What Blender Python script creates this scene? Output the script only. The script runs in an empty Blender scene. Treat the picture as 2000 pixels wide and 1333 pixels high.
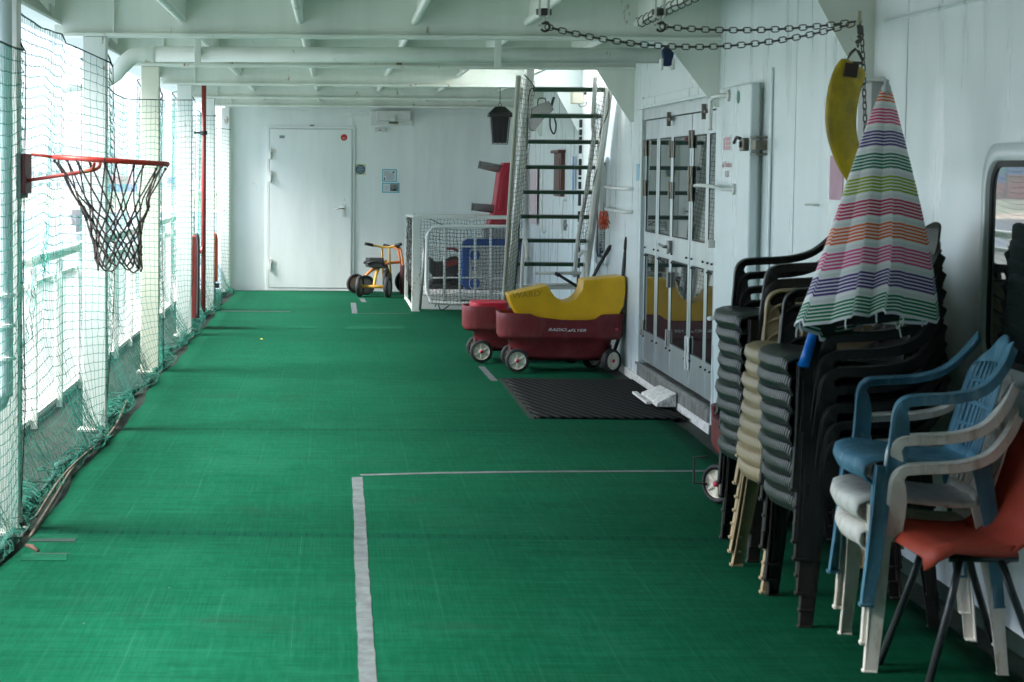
import bpy, math, random
from mathutils import Vector, Matrix
random.seed(7)
R = math.radians
C = bpy.context.scene.collection
SC = bpy.context.scene

# ------------------------------------------------------------------ camera
F_PX, CX, CY, VX, VY, ROLL, EYE = 3900.0, 640.0, 600.0, 658.0, 331.0, 0.008, 1.5
cam = bpy.data.cameras.new('camera'); cam_ob = bpy.data.objects.new('camera', cam); C.objects.link(cam_ob)
dY = Vector(((VX-CX)/F_PX, (CY-VY)/F_PX, -1)).normalized()
zc = Vector((ROLL, 1, 0)); zc = (zc - dY*zc.dot(dY)).normalized()
xc = dY.cross(zc)
M3 = Matrix((xc, dY, zc))                      # rows: world axes seen in the camera frame
cam_ob.matrix_world = Matrix.Translation((0, 0, EYE)) @ M3.to_4x4()
cam.sensor_width = 36.0; cam.lens = F_PX*36/2000
cam.shift_x = (1000-CX)/2000; cam.shift_y = (CY-666.5)/2000
cam.clip_start = 0.1; cam.clip_end = 6000
cam.dof.use_dof = True; cam.dof.focus_distance = 15.0; cam.dof.aperture_fstop = 9.0
SC.camera = cam_ob

def ray(u, v):
    return M3 @ Vector(((u-CX)/F_PX, -(v-CY)/F_PX, -1))
def P(u, v, Y):                                # the point at distance Y along the deck
    r = ray(u, v); t = Y/r.y
    return Vector((r.x*t, Y, EYE+r.z*t))
def G(u, v, z=0.0):                            # the point on a level plane
    r = ray(u, v); t = (z-EYE)/r.z
    return Vector((r.x*t, r.y*t, z))
def W(u, v, X=2.157):                          # the point on a plane along the deckhouse wall
    r = ray(u, v); t = X/r.x
    return Vector((X, r.y*t, EYE+r.z*t))

# ------------------------------------------------------------------ light
world = bpy.data.worlds.new('World'); SC.world = world; world.use_nodes = True
SUN_EL, SUN_ROT = R(46), R(-94)
wn = world.node_tree
sky = wn.nodes.new('ShaderNodeTexSky'); sky.sky_type = 'NISHITA'; sky.sun_disc = False
sky.sun_elevation = SUN_EL; sky.sun_rotation = SUN_ROT
sky.air_density = 0.55; sky.dust_density = 0.15; sky.ozone_density = 1.0
bg = wn.nodes['Background']; bg.inputs['Strength'].default_value = 0.098
hs = wn.nodes.new('ShaderNodeHueSaturation'); hs.inputs['Saturation'].default_value = 0.6     # thin overcast: a whiter sky
wn.links.new(sky.outputs[0], hs.inputs['Color']); # thin cloud: the low sky is dimmer than the high sky, as under any overcast
tcw = wn.nodes.new('ShaderNodeTexCoord'); sxyz = wn.nodes.new('ShaderNodeSeparateXYZ'); wn.links.new(tcw.outputs['Generated'], sxyz.inputs[0])
mw1 = wn.nodes.new('ShaderNodeMath'); mw1.operation = 'MULTIPLY_ADD'; mw1.inputs[1].default_value = 1.4; mw1.inputs[2].default_value = 0.20; mw1.use_clamp = False
wn.links.new(sxyz.outputs[2], mw1.inputs[0])
mw2 = wn.nodes.new('ShaderNodeMix'); mw2.data_type = 'RGBA'; mw2.blend_type = 'MULTIPLY'; mw2.inputs[0].default_value = 1.0
wn.links.new(hs.outputs[0], mw2.inputs[6]); wn.links.new(mw1.outputs[0], mw2.inputs[7]); wn.links.new(mw2.outputs[2], bg.inputs[0])
sun = bpy.data.lights.new('sun', 'SUN'); sun.energy = 2.5; sun.angle = R(38); sun.color = (1, 0.97, 0.92)
sun_ob = bpy.data.objects.new('sun', sun); C.objects.link(sun_ob)
sd = Vector((math.sin(SUN_ROT)*math.cos(SUN_EL), math.cos(SUN_ROT)*math.cos(SUN_EL), math.sin(SUN_EL)))
sun_ob.rotation_euler = sd.to_track_quat('Z', 'Y').to_euler()
SC.view_settings.view_transform = 'Standard'; SC.view_settings.look = 'None'
SC.view_settings.exposure = 3.42; SC.view_settings.gamma = 1
SC.cycles.max_bounces = 8; SC.cycles.diffuse_bounces = 5; SC.cycles.glossy_bounces = 4
SC.cycles.use_denoising = True; SC.cycles.sample_clamp_indirect = 8

# ------------------------------------------------------------------ materials
def nodes(name):
    m = bpy.data.materials.new(name); m.use_nodes = True
    return m, m.node_tree, m.node_tree.nodes['Principled BSDF']
def tex(nt, scale, detail=4, vec=(1, 1, 1), rough=0.55, gen=False):
    tc = nt.nodes.new('ShaderNodeTexCoord'); mp = nt.nodes.new('ShaderNodeMapping')
    mp.inputs['Scale'].default_value = vec
    if gen:
        nt.links.new(tc.outputs['Object'], mp.inputs[0])
    else:
        g = nt.nodes.new('ShaderNodeNewGeometry'); nt.links.new(g.outputs['Position'], mp.inputs[0])
    n = nt.nodes.new('ShaderNodeTexNoise'); n.inputs['Scale'].default_value = scale
    n.inputs['Detail'].default_value = detail; n.inputs['Roughness'].default_value = rough
    nt.links.new(mp.outputs[0], n.inputs[0]); return n
def ramp(nt, src, stops):
    r = nt.nodes.new('ShaderNodeValToRGB'); els = r.color_ramp.elements
    while len(els) < len(stops): els.new(0.5)
    for e, (p, c) in zip(els, stops):
        e.position = p; e.color = (c[0], c[1], c[2], 1) if not isinstance(c, (int, float)) else (c, c, c, 1)
    nt.links.new(src, r.inputs[0]); return r
def mix(nt, fac, a, b, mode='MIX'):
    m = nt.nodes.new('ShaderNodeMix'); m.data_type = 'RGBA'; m.blend_type = mode
    for sock, v in ((m.inputs[0], fac), (m.inputs[6], a), (m.inputs[7], b)):
        if hasattr(v, 'is_linked'): nt.links.new(v, sock)
        elif isinstance(v, (int, float)): sock.default_value = v
        else: sock.default_value = (v[0], v[1], v[2], 1)
    return m.outputs[2]
def mathn(nt, op, a, b=None, c=None):
    m = nt.nodes.new('ShaderNodeMath'); m.operation = op
    for i, v in enumerate((a, b, c)):
        if v is None: continue
        if hasattr(v, 'is_linked'): nt.links.new(v, m.inputs[i])
        else: m.inputs[i].default_value = v
    return m.outputs[0]
def bump(nt, bs, h, strength, dist=0.01):
    b = nt.nodes.new('ShaderNodeBump'); b.inputs['Strength'].default_value = strength
    b.inputs['Distance'].default_value = dist
    nt.links.new(h, b.inputs['Height']); nt.links.new(b.outputs[0], bs.inputs['Normal'])
MC = {}
def mat(name, col, rough=0.5, metal=0.0, var=0.15, scale=6, bs=0.1, bscale=60, spec=0.5, local=True, rust=0, vec=(1, 1, 1), dirt=None):
    if name in MC: return MC[name]
    m, nt, b = nodes(name)
    n = tex(nt, scale, 5, vec, gen=local)
    lo = [c*(1-var) for c in col]; hi = [min(1, c*(1+var*0.7)) for c in col]
    out = ramp(nt, n.outputs[0], [(0.3, lo), (0.7, hi)]).outputs[0]
    if dirt:
        d = tex(nt, scale*2.3, 6, (1, 1, 0.35), 0.7, gen=local)
        f = ramp(nt, d.outputs[0], [(0.5, 0), (0.72, 1)]).outputs[0]
        out = mix(nt, f, out, dirt)
    if rust:
        d = tex(nt, 5, 8, (1, 1, 0.5), 0.75, gen=local)
        f = ramp(nt, d.outputs[0], [(1-rust, 0), (1-rust+0.05, 1)]).outputs[0]
        out = mix(nt, f, out, (0.25, 0.12, 0.035))
    nt.links.new(out, b.inputs['Base Color'])
    b.inputs['Roughness'].default_value = rough; b.inputs['Metallic'].default_value = metal
    b.inputs['Specular IOR Level'].default_value = spec
    if bs:
        k = tex(nt, bscale, 3, gen=local); bump(nt, b, k.outputs[0], bs)
    MC[name] = m; return m

def steel_paint(name, col, rust=0.26, streak=0.10, rough=0.38):
    """brushed and rolled ship's paint over plating: long vertical streaks, dents, a little rust"""
    m, nt, b = nodes(name)
    big = tex(nt, 0.9, 4); st = tex(nt, 7, 5, (1, 1, 0.12), 0.6); fine = tex(nt, 30, 4, (1, 1, 0.25))
    lo = [c*(1-streak) for c in col]
    c1 = ramp(nt, st.outputs[0], [(0.35, lo), (0.6, col)]).outputs[0]
    c2 = mix(nt, ramp(nt, big.outputs[0], [(0.35, 0.0), (0.7, 0.5)]).outputs[0], c1, [col[0]*0.93, col[1]*0.95, col[2]*0.93])
    gr = tex(nt, 3.1, 9, (1, 1, 0.22), 0.72)
    c3 = mix(nt, ramp(nt, gr.outputs[0], [(0.52, 0.0), (0.85, 0.28)]).outputs[0], c2, (0.46, 0.50, 0.44))
    rs = tex(nt, 6, 9, (1, 1, 0.35), 0.78)
    c4 = mix(nt, ramp(nt, rs.outputs[0], [(1-rust, 0.0), (1-rust+0.04, 0.9)]).outputs[0], c3, (0.30, 0.16, 0.05))
    nt.links.new(c4, b.inputs['Base Color'])
    rr = ramp(nt, st.outputs[0], [(0.3, rough-0.08), (0.7, rough+0.15)]).outputs[0]
    nt.links.new(rr, b.inputs['Roughness'])
    h = mathn(nt, 'ADD', mathn(nt, 'MULTIPLY', st.outputs[0], 1.0), mathn(nt, 'MULTIPLY', fine.outputs[0], 0.5))
    bump(nt, b, h, 0.22, 0.004)
    return m

M = {}
M['wall'] = steel_paint('wall_paint', (0.73, 0.80, 0.81), rust=0.33, streak=0.07, rough=0.30)
M['back'] = steel_paint('end_wall_paint', (0.84, 0.88, 0.86), rust=0.335, streak=0.07)
M['beam'] = steel_paint('beam_paint', (0.84, 0.87, 0.80), rust=0.385, streak=0.08)
M['column'] = steel_paint('column_paint', (0.82, 0.84, 0.80), rust=0.38, streak=0.05)
M['cream'] = steel_paint('cream_column_paint', (0.78, 0.76, 0.62), rust=0.37, streak=0.05)
M['rail'] = steel_paint('rail_paint', (0.84, 0.84, 0.81), rust=0.32)
M['white'] = mat('white_enamel', (0.72, 0.73, 0.70), 0.35, var=0.08, bs=0.05, rust=0.30)
M['rusty'] = mat('rusty_white_enamel', (0.66, 0.67, 0.62), 0.45, var=0.1, rust=0.40, bs=0.2)
M['alu'] = mat('brushed_aluminium', (0.55, 0.60, 0.60), 0.36, 0.75, 0.12, 8, 0.08, 90, vec=(1, 1, 0.15))
M['aludark'] = mat('scuffed_aluminium', (0.30, 0.30, 0.28), 0.5, 0.6, 0.35, 10, 0.3, 40, dirt=(0.12, 0.09, 0.06))
M['steel'] = mat('dull_steel', (0.33, 0.33, 0.31), 0.45, 0.8, 0.2)
M['hinge'] = mat('brown_steel_hinge', (0.22, 0.20, 0.16), 0.5, 0.5, 0.3, 20)
M['chain'] = mat('dark_chain_steel', (0.075, 0.07, 0.062), 0.5, 0.4, 0.4, 30)
M['rubber'] = mat('black_rubber', (0.014, 0.015, 0.016), 0.65, var=0.3, bs=0.2)
M['seal'] = mat('black_seal', (0.02, 0.02, 0.02), 0.6, var=0.2)
M['black'] = mat('black_plastic', (0.015, 0.015, 0.015), 0.4, var=0.2)
M['brownblack'] = mat('dark_brown_rubber', (0.035, 0.02, 0.016), 0.6, var=0.3)
M['darkchair'] = mat('charcoal_moulded_plastic', (0.018, 0.016, 0.015), 0.45, var=0.3, scale=12, bs=0.15, bscale=120, dirt=(0.034, 0.032, 0.028), spec=0.4)
M['beigechair'] = mat('beige_moulded_plastic', (0.40, 0.31, 0.18), 0.5, var=0.2, scale=10, dirt=(0.24, 0.18, 0.10))
M['bluechair'] = mat('faded_blue_plastic', (0.065, 0.21, 0.30), 0.6, var=0.35, scale=9, dirt=(0.19, 0.34, 0.42))
M['whitechair'] = mat('grubby_white_plastic', (0.80, 0.78, 0.70), 0.5, var=0.10, scale=9, dirt=(0.50, 0.45, 0.34))
M['redchair'] = mat('orange_red_shell_plastic', (0.46, 0.058, 0.028), 0.62, var=0.15, scale=8)
M['greytube'] = mat('grey_enamel_tube', (0.07, 0.075, 0.08), 0.35, 0.3, var=0.3, rust=0.36)
M['maroon'] = mat('faded_maroon_plastic', (0.15, 0.017, 0.021), 0.5, var=0.3, scale=7, dirt=(0.16, 0.04, 0.04), spec=0.3)
M['redplastic'] = mat('bright_red_plastic', (0.45, 0.012, 0.035), 0.4, var=0.15)
M['hub'] = mat('magenta_red_plastic', (0.45, 0.01, 0.06), 0.4)
M['wheelwhite'] = mat('cream_wheel_plastic', (0.62, 0.60, 0.50), 0.5, var=0.12, dirt=(0.35, 0.33, 0.26))
M['yellow'] = mat('yellow_vinyl', (0.72, 0.40, 0.006), 0.34, var=0.18, scale=5, bs=0.5, bscale=9)
M['swing'] = mat('worn_yellow_rubber', (0.46, 0.33, 0.012), 0.5, var=0.35, scale=9, bs=0.2, dirt=(0.22, 0.17, 0.03))
M['bluecap'] = mat('bright_blue_tube', (0.0, 0.16, 0.62), 0.35, var=0.1)
M['redpaint'] = mat('red_pipe_paint', (0.26, 0.03, 0.022), 0.45, var=0.25, rust=0.3)
M['orange'] = mat('orange_paint', (0.72, 0.20, 0.02), 0.4, var=0.12)
M['trikeyellow'] = mat('yellow_orange_paint', (0.62, 0.33, 0.03), 0.4, var=0.12)
M['rim_red'] = mat('chipped_red_enamel', (0.55, 0.035, 0.02), 0.38, var=0.3, rust=0.40)
M['hoopnet'] = mat('grey_brown_cord', (0.075, 0.060, 0.055), 0.8, var=0.35, scale=30)
M['net'] = mat('teal_net_twine', (0.012, 0.20, 0.15), 0.75, var=0.5, scale=2, bs=0)
M['netheap'] = mat('green_net_twine', (0.004, 0.13, 0.085), 0.8, var=0.6, scale=6, bs=0)
M['greynet'] = mat('grey_net_twine', (0.16, 0.16, 0.13), 0.8, var=0.3, bs=0)
M['pennet'] = mat('dark_pen_twine', (0.05, 0.05, 0.042), 0.8, var=0.4, bs=0)
M['rope'] = mat('dirty_rope', (0.13, 0.11, 0.08), 0.9, var=0.4, scale=30)
M['darkrope'] = mat('dark_green_rope', (0.02, 0.045, 0.04), 0.9, var=0.4, scale=30)
M['tread'] = mat('green_tread_paint', (0.010, 0.055, 0.025), 0.55, var=0.3, bs=0.3)
M['grey'] = mat('grey_plastic', (0.22, 0.215, 0.20), 0.5, var=0.12)
M['lightgrey'] = mat('light_grey_panel', (0.36, 0.37, 0.36), 0.5, var=0.15)
M['toyblue'] = mat('royal_blue_plastic', (0.01, 0.07, 0.28), 0.4, var=0.12)
M['wood'] = mat('dark_red_wood', (0.09, 0.022, 0.012), 0.5, var=0.35, scale=20, vec=(1, 1, 0.15))
M['flake'] = mat('flaking_white_wood', (0.72, 0.72, 0.69), 0.6, var=0.2, scale=25, bs=0.8, bscale=25, dirt=(0.10, 0.09, 0.08))
M['tape'] = mat('grey_duct_tape', (0.085, 0.098, 0.104), 0.8, var=0.35, spec=0.15, scale=9, bs=0.3, dirt=(0.10, 0.15, 0.13))
M['deckpaint'] = mat('olive_deck_paint', (0.012, 0.024, 0.018), 0.7, var=0.5, scale=6, local=False, dirt=(0.035, 0.033, 0.022), spec=0.2)
M['skirt'] = mat('dark_green_coaming', (0.02, 0.04, 0.032), 0.7, var=0.25, local=False, spec=0.15)
M['paper'] = mat('paper', (0.70, 0.74, 0.76), 0.5, var=0.04, bs=0)
M['cyan'] = mat('cyan_border', (0.02, 0.38, 0.50), 0.5, var=0.05, bs=0)
M['signblue'] = mat('sign_blue', (0.005, 0.09, 0.22), 0.4, var=0.05, bs=0)
M['signyellow'] = mat('pale_yellow_label', (0.62, 0.62, 0.30), 0.4, var=0.05, bs=0)
M['signred'] = mat('sign_red', (0.55, 0.02, 0.02), 0.4, var=0.05, bs=0)
M['pink'] = mat('faded_pink', (0.60, 0.30, 0.32), 0.5, var=0.1, bs=0)
M['ink'] = mat('dark_ink', (0.03, 0.03, 0.03), 0.6, bs=0)
M['inkgrey'] = mat('grey_print', (0.25, 0.27, 0.30), 0.6, bs=0)
M['inkwhite'] = mat('white_print', (0.75, 0.77, 0.78), 0.5, bs=0)
M['signgreen'] = mat('sign_green', (0.01, 0.16, 0.10), 0.5, bs=0)
M['navy'] = mat('navy_webbing', (0.008, 0.022, 0.07), 0.7, bs=0.3)
M['glove'] = mat('orange_glove', (0.60, 0.07, 0.02), 0.8, var=0.5, scale=40, dirt=(0.6, 0.55, 0.5))

def glass_mat():
    m, nt, b = nodes('dark_door_glass')
    b.inputs['Base Color'].default_value = (0.025, 0.035, 0.035, 1)
    b.inputs['Roughness'].default_value = 0.02; b.inputs['IOR'].default_value = 2.2
    n = tex(nt, 1.2, 2); bump(nt, b, n.outputs[0], 0.03, 0.01)
    return m
M['glass'] = glass_mat()

def carpet_mat():
    m, nt, b = nodes('green_deck_matting')
    g = nt.nodes.new('ShaderNodeNewGeometry'); s = nt.nodes.new('ShaderNodeSeparateXYZ')
    nt.links.new(g.outputs['Position'], s.inputs[0])
    X, Y = s.outputs[0], s.outputs[1]
    wob = tex(nt, 0.7, 2)
    Xw = mathn(nt, 'ADD', X, mathn(nt, 'MULTIPLY', wob.outputs[0], 0.016))
    Yw = mathn(nt, 'ADD', Y, mathn(nt, 'MULTIPLY', wob.outputs[0], 0.10))
    def line(v, per, w, off=0.0):
        f = mathn(nt, 'FRACT', mathn(nt, 'ADD', mathn(nt, 'DIVIDE', v, per), off))
        d = mathn(nt, 'ABSOLUTE', mathn(nt, 'SUBTRACT', f, 0.5))
        return mathn(nt, 'LESS_THAN', d, w/per/2)
    streak = tex(nt, 3.0, 7, (0.55, 5, 1), 0.65); patch = tex(nt, 0.6, 5, (1, 1, 1), 0.6)
    fine = tex(nt, 55, 3, (1, 1, 1), 0.6)
    base = ramp(nt, streak.outputs[0], [(0.28, (0.0002, 0.038, 0.018)), (0.50, (0.0002, 0.060, 0.030)), (0.74, (0.004, 0.092, 0.051))]).outputs[0]
    base = mix(nt, ramp(nt, patch.outputs[0], [(0.42, 0.0), (0.70, 0.50)]).outputs[0], base, (0.006, 0.088, 0.047))
    base = mix(nt, ramp(nt, patch.outputs[0], [(0.28, 0.45), (0.42, 0.0)]).outputs[0], base, (0.0003, 0.045, 0.020))
    base = mix(nt, ramp(nt, fine.outputs[0], [(0.3, 0.0), (0.8, 0.4)]).outputs[0], base, (0.001, 0.06, 0.03))
    wear = tex(nt, 1.5, 8, (0.8, 0.45, 1), 0.7)
    base = mix(nt, ramp(nt, wear.outputs[0], [(0.50, 0.0), (0.68, 0.55)]).outputs[0], base, (0.010, 0.098, 0.058))
    base = mix(nt, ramp(nt, wear.outputs[0], [(0.30, 0.5), (0.42, 0.0)]).outputs[0], base, (0.006, 0.036, 0.018))
    brk = tex(nt, 2.0, 4, (1, 1, 1), 0.7)
    brf = ramp(nt, brk.outputs[0], [(0.38, 0.0), (0.62, 1.0)]).outputs[0]
    hatch = tex(nt, 55, 4, (1, 0.10, 1), 0.65); st2 = tex(nt, 11, 6, (0.5, 3.5, 1), 0.7)
    base = mix(nt, ramp(nt, hatch.outputs[0], [(0.45, 0.0), (0.65, 0.38)]).outputs[0], base, (0.008, 0.105, 0.064))
    base = mix(nt, ramp(nt, st2.outputs[0], [(0.34, 0.55), (0.50, 0.0)]).outputs[0], base, (0.0004, 0.034, 0.016))
    cell = nt.nodes.new('ShaderNodeCombineXYZ')
    nt.links.new(mathn(nt, 'FLOOR', mathn(nt, 'DIVIDE', Xw, 0.75)), cell.inputs[0]); nt.links.new(mathn(nt, 'FLOOR', mathn(nt, 'DIVIDE', Yw, 1.63)), cell.inputs[1])
    wnz = nt.nodes.new('ShaderNodeTexWhiteNoise'); nt.links.new(cell.outputs[0], wnz.inputs['Vector'])
    base = mix(nt, mathn(nt, 'MULTIPLY', wnz.outputs['Value'], 0.30), base, (0.0004, 0.050, 0.024))
    scf = tex(nt, 1.1, 9, (0.9, 2.2, 1), 0.75)
    base = mix(nt, ramp(nt, scf.outputs[0], [(0.57, 0.0), (0.70, 0.6)]).outputs[0], base, (0.014, 0.042, 0.026))
    l1 = mathn(nt, 'MULTIPLY', line(Xw, 0.25, 0.0035), brf)
    l2 = mathn(nt, 'MULTIPLY', line(Xw, 0.0625, 0.002), 0.3)
    l3 = mathn(nt, 'MULTIPLY', mathn(nt, 'MULTIPLY', line(Yw, 0.25, 0.010), brf), 0.45)
    lf = mathn(nt, 'MULTIPLY', mathn(nt, 'MAXIMUM', mathn(nt, 'MAXIMUM', l1, l2), l3), 0.5)
    base = mix(nt, lf, base, (0.03, 0.14, 0.095))
    rib = mathn(nt, 'MULTIPLY', line(Yw, 0.0625, 0.014, 0.3), 0.16)
    base = mix(nt, rib, base, (0.001, 0.075, 0.04))
    g1 = mathn(nt, 'MULTIPLY', line(Xw, 0.0156, 0.005), 0.20); g2 = mathn(nt, 'MULTIPLY', line(Yw, 0.0208, 0.009), 0.26)
    base = mix(nt, mathn(nt, 'MULTIPLY', g1, brf), base, (0.012, 0.11, 0.07)); base = mix(nt, g2, base, (0.0005, 0.030, 0.014))
    # dark joint bands across the deck, with the tick marks of the interlocks
    for yc, w in ((8.02, 0.085), (11.33, 0.07), (14.15, 0.03), (12.9, 0.02), (17.3, 0.05), (19.4, 0.06), (22.2, 0.05)):
        d = mathn(nt, 'ABSOLUTE', mathn(nt, 'SUBTRACT', Yw, yc+0.08))
        band = mathn(nt, 'LESS_THAN', d, w/2)
        base = mix(nt, mathn(nt, 'MULTIPLY', band, 0.55), base, (0.001, 0.045, 0.026))
        tick = mathn(nt, 'MULTIPLY', band, line(Xw, 0.0625, 0.009, 0.2))
        base = mix(nt, mathn(nt, 'MULTIPLY', tick, 0.8), base, (0.002, 0.03, 0.02))
        edge = mathn(nt, 'LESS_THAN', mathn(nt, 'ABSOLUTE', mathn(nt, 'SUBTRACT', d, w/2)), 0.004)
        base = mix(nt, mathn(nt, 'MULTIPLY', mathn(nt, 'MULTIPLY', edge, brf), 0.8), base, (0.002, 0.035, 0.022))
    bits = tex(nt, 40, 2, (1, 1, 1), 0.5)
    base = mix(nt, ramp(nt, bits.outputs[0], [(0.79, 0.0), (0.81, 0.7)]).outputs[0], base, (0.30, 0.32, 0.26))
    base = mix(nt, 1.0, base, (0.76, 0.78, 0.72), 'MULTIPLY')
    nt.links.new(base, b.inputs['Base Color'])
    b.inputs['Roughness'].default_value = 0.85; b.inputs['Specular IOR Level'].default_value = 0.03
    h = mathn(nt, 'ADD', mathn(nt, 'ADD', mathn(nt, 'MULTIPLY', fine.outputs[0], 0.3), patch.outputs[0]), mathn(nt, 'MULTIPLY', lf, 0.3))
    bump(nt, b, h, 0.5, 0.004)
    return m
M['carpet'] = carpet_mat()

def wave_mat(name, c0, c1, scale, rough, rot=0.0, bs=0.8, axis='X'):
    m, nt, b = nodes(name)
    tc = nt.nodes.new('ShaderNodeTexCoord'); mp = nt.nodes.new('ShaderNodeMapping'); mp.inputs['Rotation'].default_value = (0, 0, rot)
    w = nt.nodes.new('ShaderNodeTexWave'); w.inputs['Scale'].default_value = scale; w.bands_direction = axis
    w.inputs['Distortion'].default_value = 0.6; w.inputs['Detail'].default_value = 2
    nt.links.new(tc.outputs['Object'], mp.inputs[0]); nt.links.new(mp.outputs[0], w.inputs[0])
    nt.links.new(ramp(nt, w.outputs[1], [(0.3, c0), (0.7, c1)]).outputs[0], b.inputs['Base Color'])
    b.inputs['Roughness'].default_value = rough; b.inputs['Specular IOR Level'].default_value = 0.04 if 'matting' in name else 0.5; bump(nt, b, w.outputs[1], bs, 0.01)
    return m
M['mat'] = wave_mat('ribbed_black_matting', (0.0015, 0.002, 0.002), (0.026, 0.028, 0.029), 5.2, 0.75, R(-14))
M['seatrib'] = wave_mat('ribbed_charcoal_plastic', (0.022, 0.027, 0.024), (0.050, 0.060, 0.053), 22, 0.28, 0, 0.9, 'Y')
M['seatrib_beige'] = wave_mat('ribbed_beige_plastic', (0.36, 0.28, 0.16), (0.46, 0.36, 0.21), 22, 0.35, 0, 0.8, 'Y')

# ------------------------------------------------------------------ mesh helpers
def setp(o, label=None, cat=None, group=None, kind=None, category=None):
    cat = cat or category
    for k, v in (('label', label), ('category', cat), ('group', group), ('kind', kind)):
        if v: o[k] = v
    return o
def thing(name, loc, label, cat, group=None):
    o = bpy.data.objects.new(name, None); C.objects.link(o); o.location = loc
    o.empty_display_size = 0.1
    return setp(o, label, cat, group)
class MB:
    def __init__(s): s.v = []; s.f = []
    def add(s, vs, fs):
        n = len(s.v); s.v += [Vector(p) for p in vs]; s.f += [[i+n for i in f] for f in fs]; return s
    def box(s, x0, x1, y0, y1, z0, z1):
        return s.add([(x0,y0,z0),(x1,y0,z0),(x1,y1,z0),(x0,y1,z0),(x0,y0,z1),(x1,y0,z1),(x1,y1,z1),(x0,y1,z1)],
                     [(0,3,2,1),(4,5,6,7),(0,1,5,4),(1,2,6,5),(2,3,7,6),(3,0,4,7)])
    def obox(s, c, hx, hy, hz, rot=None):
        n = len(s.v); s.box(-hx, hx, -hy, hy, -hz, hz)
        m = rot if rot is not None else Matrix.Identity(3)
        for i in range(n, len(s.v)): s.v[i] = Vector(c) + m @ s.v[i]
        return s
    def prism(s, pts, axis, a, b):
        """pts: 2-D outline, extruded along axis from a to b"""
        def mk(p, t):
            return (t, p[0], p[1]) if axis == 'x' else (p[0], t, p[1]) if axis == 'y' else (p[0], p[1], t)
        n = len(pts)
        return s.add([mk(p, a) for p in pts]+[mk(p, b) for p in pts],
                     [list(range(n))[::-1], [i+n for i in range(n)]]+[(i, (i+1) % n, (i+1) % n+n, i+n) for i in range(n)])
    def tube(s, pts, r, n=8, closed=False, cap=True):
        pts = [Vector(p) for p in pts]; k = len(pts)
        rr = r if isinstance(r, (list, tuple)) else [r]*k
        up = None; base = len(s.v); vs = []
        for i in range(k):
            if closed: t = pts[(i+1) % k]-pts[i-1]
            else: t = pts[min(i+1, k-1)]-pts[max(i-1, 0)]
            if t.length < 1e-9: t = Vector((0, 0, 1))
            t.normalize()
            if up is None:
                up = Vector((0, 0, 1)) if abs(t.z) < 0.9 else Vector((1, 0, 0))
            a = t.cross(up)
            if a.length < 1e-6: a = t.orthogonal()
            a.normalize(); b2 = a.cross(t); up = b2
            for j in range(n):
                w = 2*math.pi*j/n
                vs.append(pts[i]+(a*math.cos(w)+b2*math.sin(w))*rr[i])
        fs = []
        for i in range(k if closed else k-1):
            for j in range(n):
                i2 = (i+1) % k
                fs.append((i*n+j, i*n+(j+1) % n, i2*n+(j+1) % n, i2*n+j))
        if cap and not closed: fs += [list(range(n))[::-1], [(k-1)*n+j for j in range(n)]]
        return s.add(vs, fs)
    def ribbon(s, pts, wv, w, t, taper=None):
        """rectangular bar along pts; wv is the (roughly constant) width direction"""
        pts = [Vector(p) for p in pts]; k = len(pts); vs = []
        for i in range(k):
            d = (pts[min(i+1, k-1)]-pts[max(i-1, 0)]).normalized()
            a = (wv[i] if isinstance(wv, list) else Vector(wv)); a = Vector(a); a = (a-d*a.dot(d)).normalized(); b2 = d.cross(a)
            ww = w[i] if isinstance(w, list) else w
            for sa, sb in ((-1, -1), (1, -1), (1, 1), (-1, 1)):
                vs.append(pts[i]+a*sa*ww/2+b2*sb*t/2)
        fs = [(3, 2, 1, 0), [(k-1)*4+j for j in range(4)]]
        for i in range(k-1):
            for j in range(4): fs.append((i*4+j, i*4+(j+1) % 4, i*4+4+(j+1) % 4, i*4+4+j))
        return s.add(vs, fs)
    def lathe(s, c, prof, n=24, axis='z', rot=None):
        vs = []
        if prof[0][0] > 0.7*max(p_[0] for p_ in prof) and abs(prof[0][0]-prof[-1][0]) < 1e-6: prof = list(prof)+[prof[0]]; ring = True
        else: ring = False
        k = len(prof)
        for r, h in prof:
            for j in range(n):
                w = 2*math.pi*j/n; a, b2 = r*math.cos(w), r*math.sin(w)
                p = (a, b2, h) if axis == 'z' else (h, a, b2) if axis == 'x' else (b2, h, a)
                if rot is not None: p = rot @ Vector(p)
                vs.append(Vector(c)+Vector(p))
        fs = [(i*n+j, i*n+(j+1) % n, (i+1)*n+(j+1) % n, (i+1)*n+j) for i in range(k-1) for j in range(n)]
        if not ring: fs += [list(range(n))[::-1], [(k-1)*n+j for j in range(n)]]
        return s.add(vs, fs)
    def grid(s, fn, nu, nv):
        vs = [fn(i/nu, j/nv) for j in range(nv+1) for i in range(nu+1)]
        return s.add(vs, [(j*(nu+1)+i, j*(nu+1)+i+1, (j+1)*(nu+1)+i+1, (j+1)*(nu+1)+i) for j in range(nv) for i in range(nu)])
    def put(s, name, m, parent=None, smooth=False, bevel=0, solid=0, sub=0, **kw):
        off = Vector((0, 0, 0)); q = parent
        while q is not None: off += q.location; q = q.parent
        me = bpy.data.meshes.new(name)
        if parent is None:                                   # the origin of a lone thing sits at its base
            lo = Vector([min(v[i] for v in s.v) for i in range(3)]); hi = Vector([max(v[i] for v in s.v) for i in range(3)])
            org = Vector(((lo.x+hi.x)/2, (lo.y+hi.y)/2, lo.z)); off = org
        me.from_pydata([tuple(v-off) for v in s.v], [], s.f); me.update()
        me.materials.append(M[m] if isinstance(m, str) else m)
        if smooth: me.shade_smooth()
        o = bpy.data.objects.new(name, me); C.objects.link(o); o.parent = parent
        if parent is None: o.location = off
        if solid:
            d = o.modifiers.new('solid', 'SOLIDIFY'); d.thickness = solid; d.offset = -1
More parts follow.
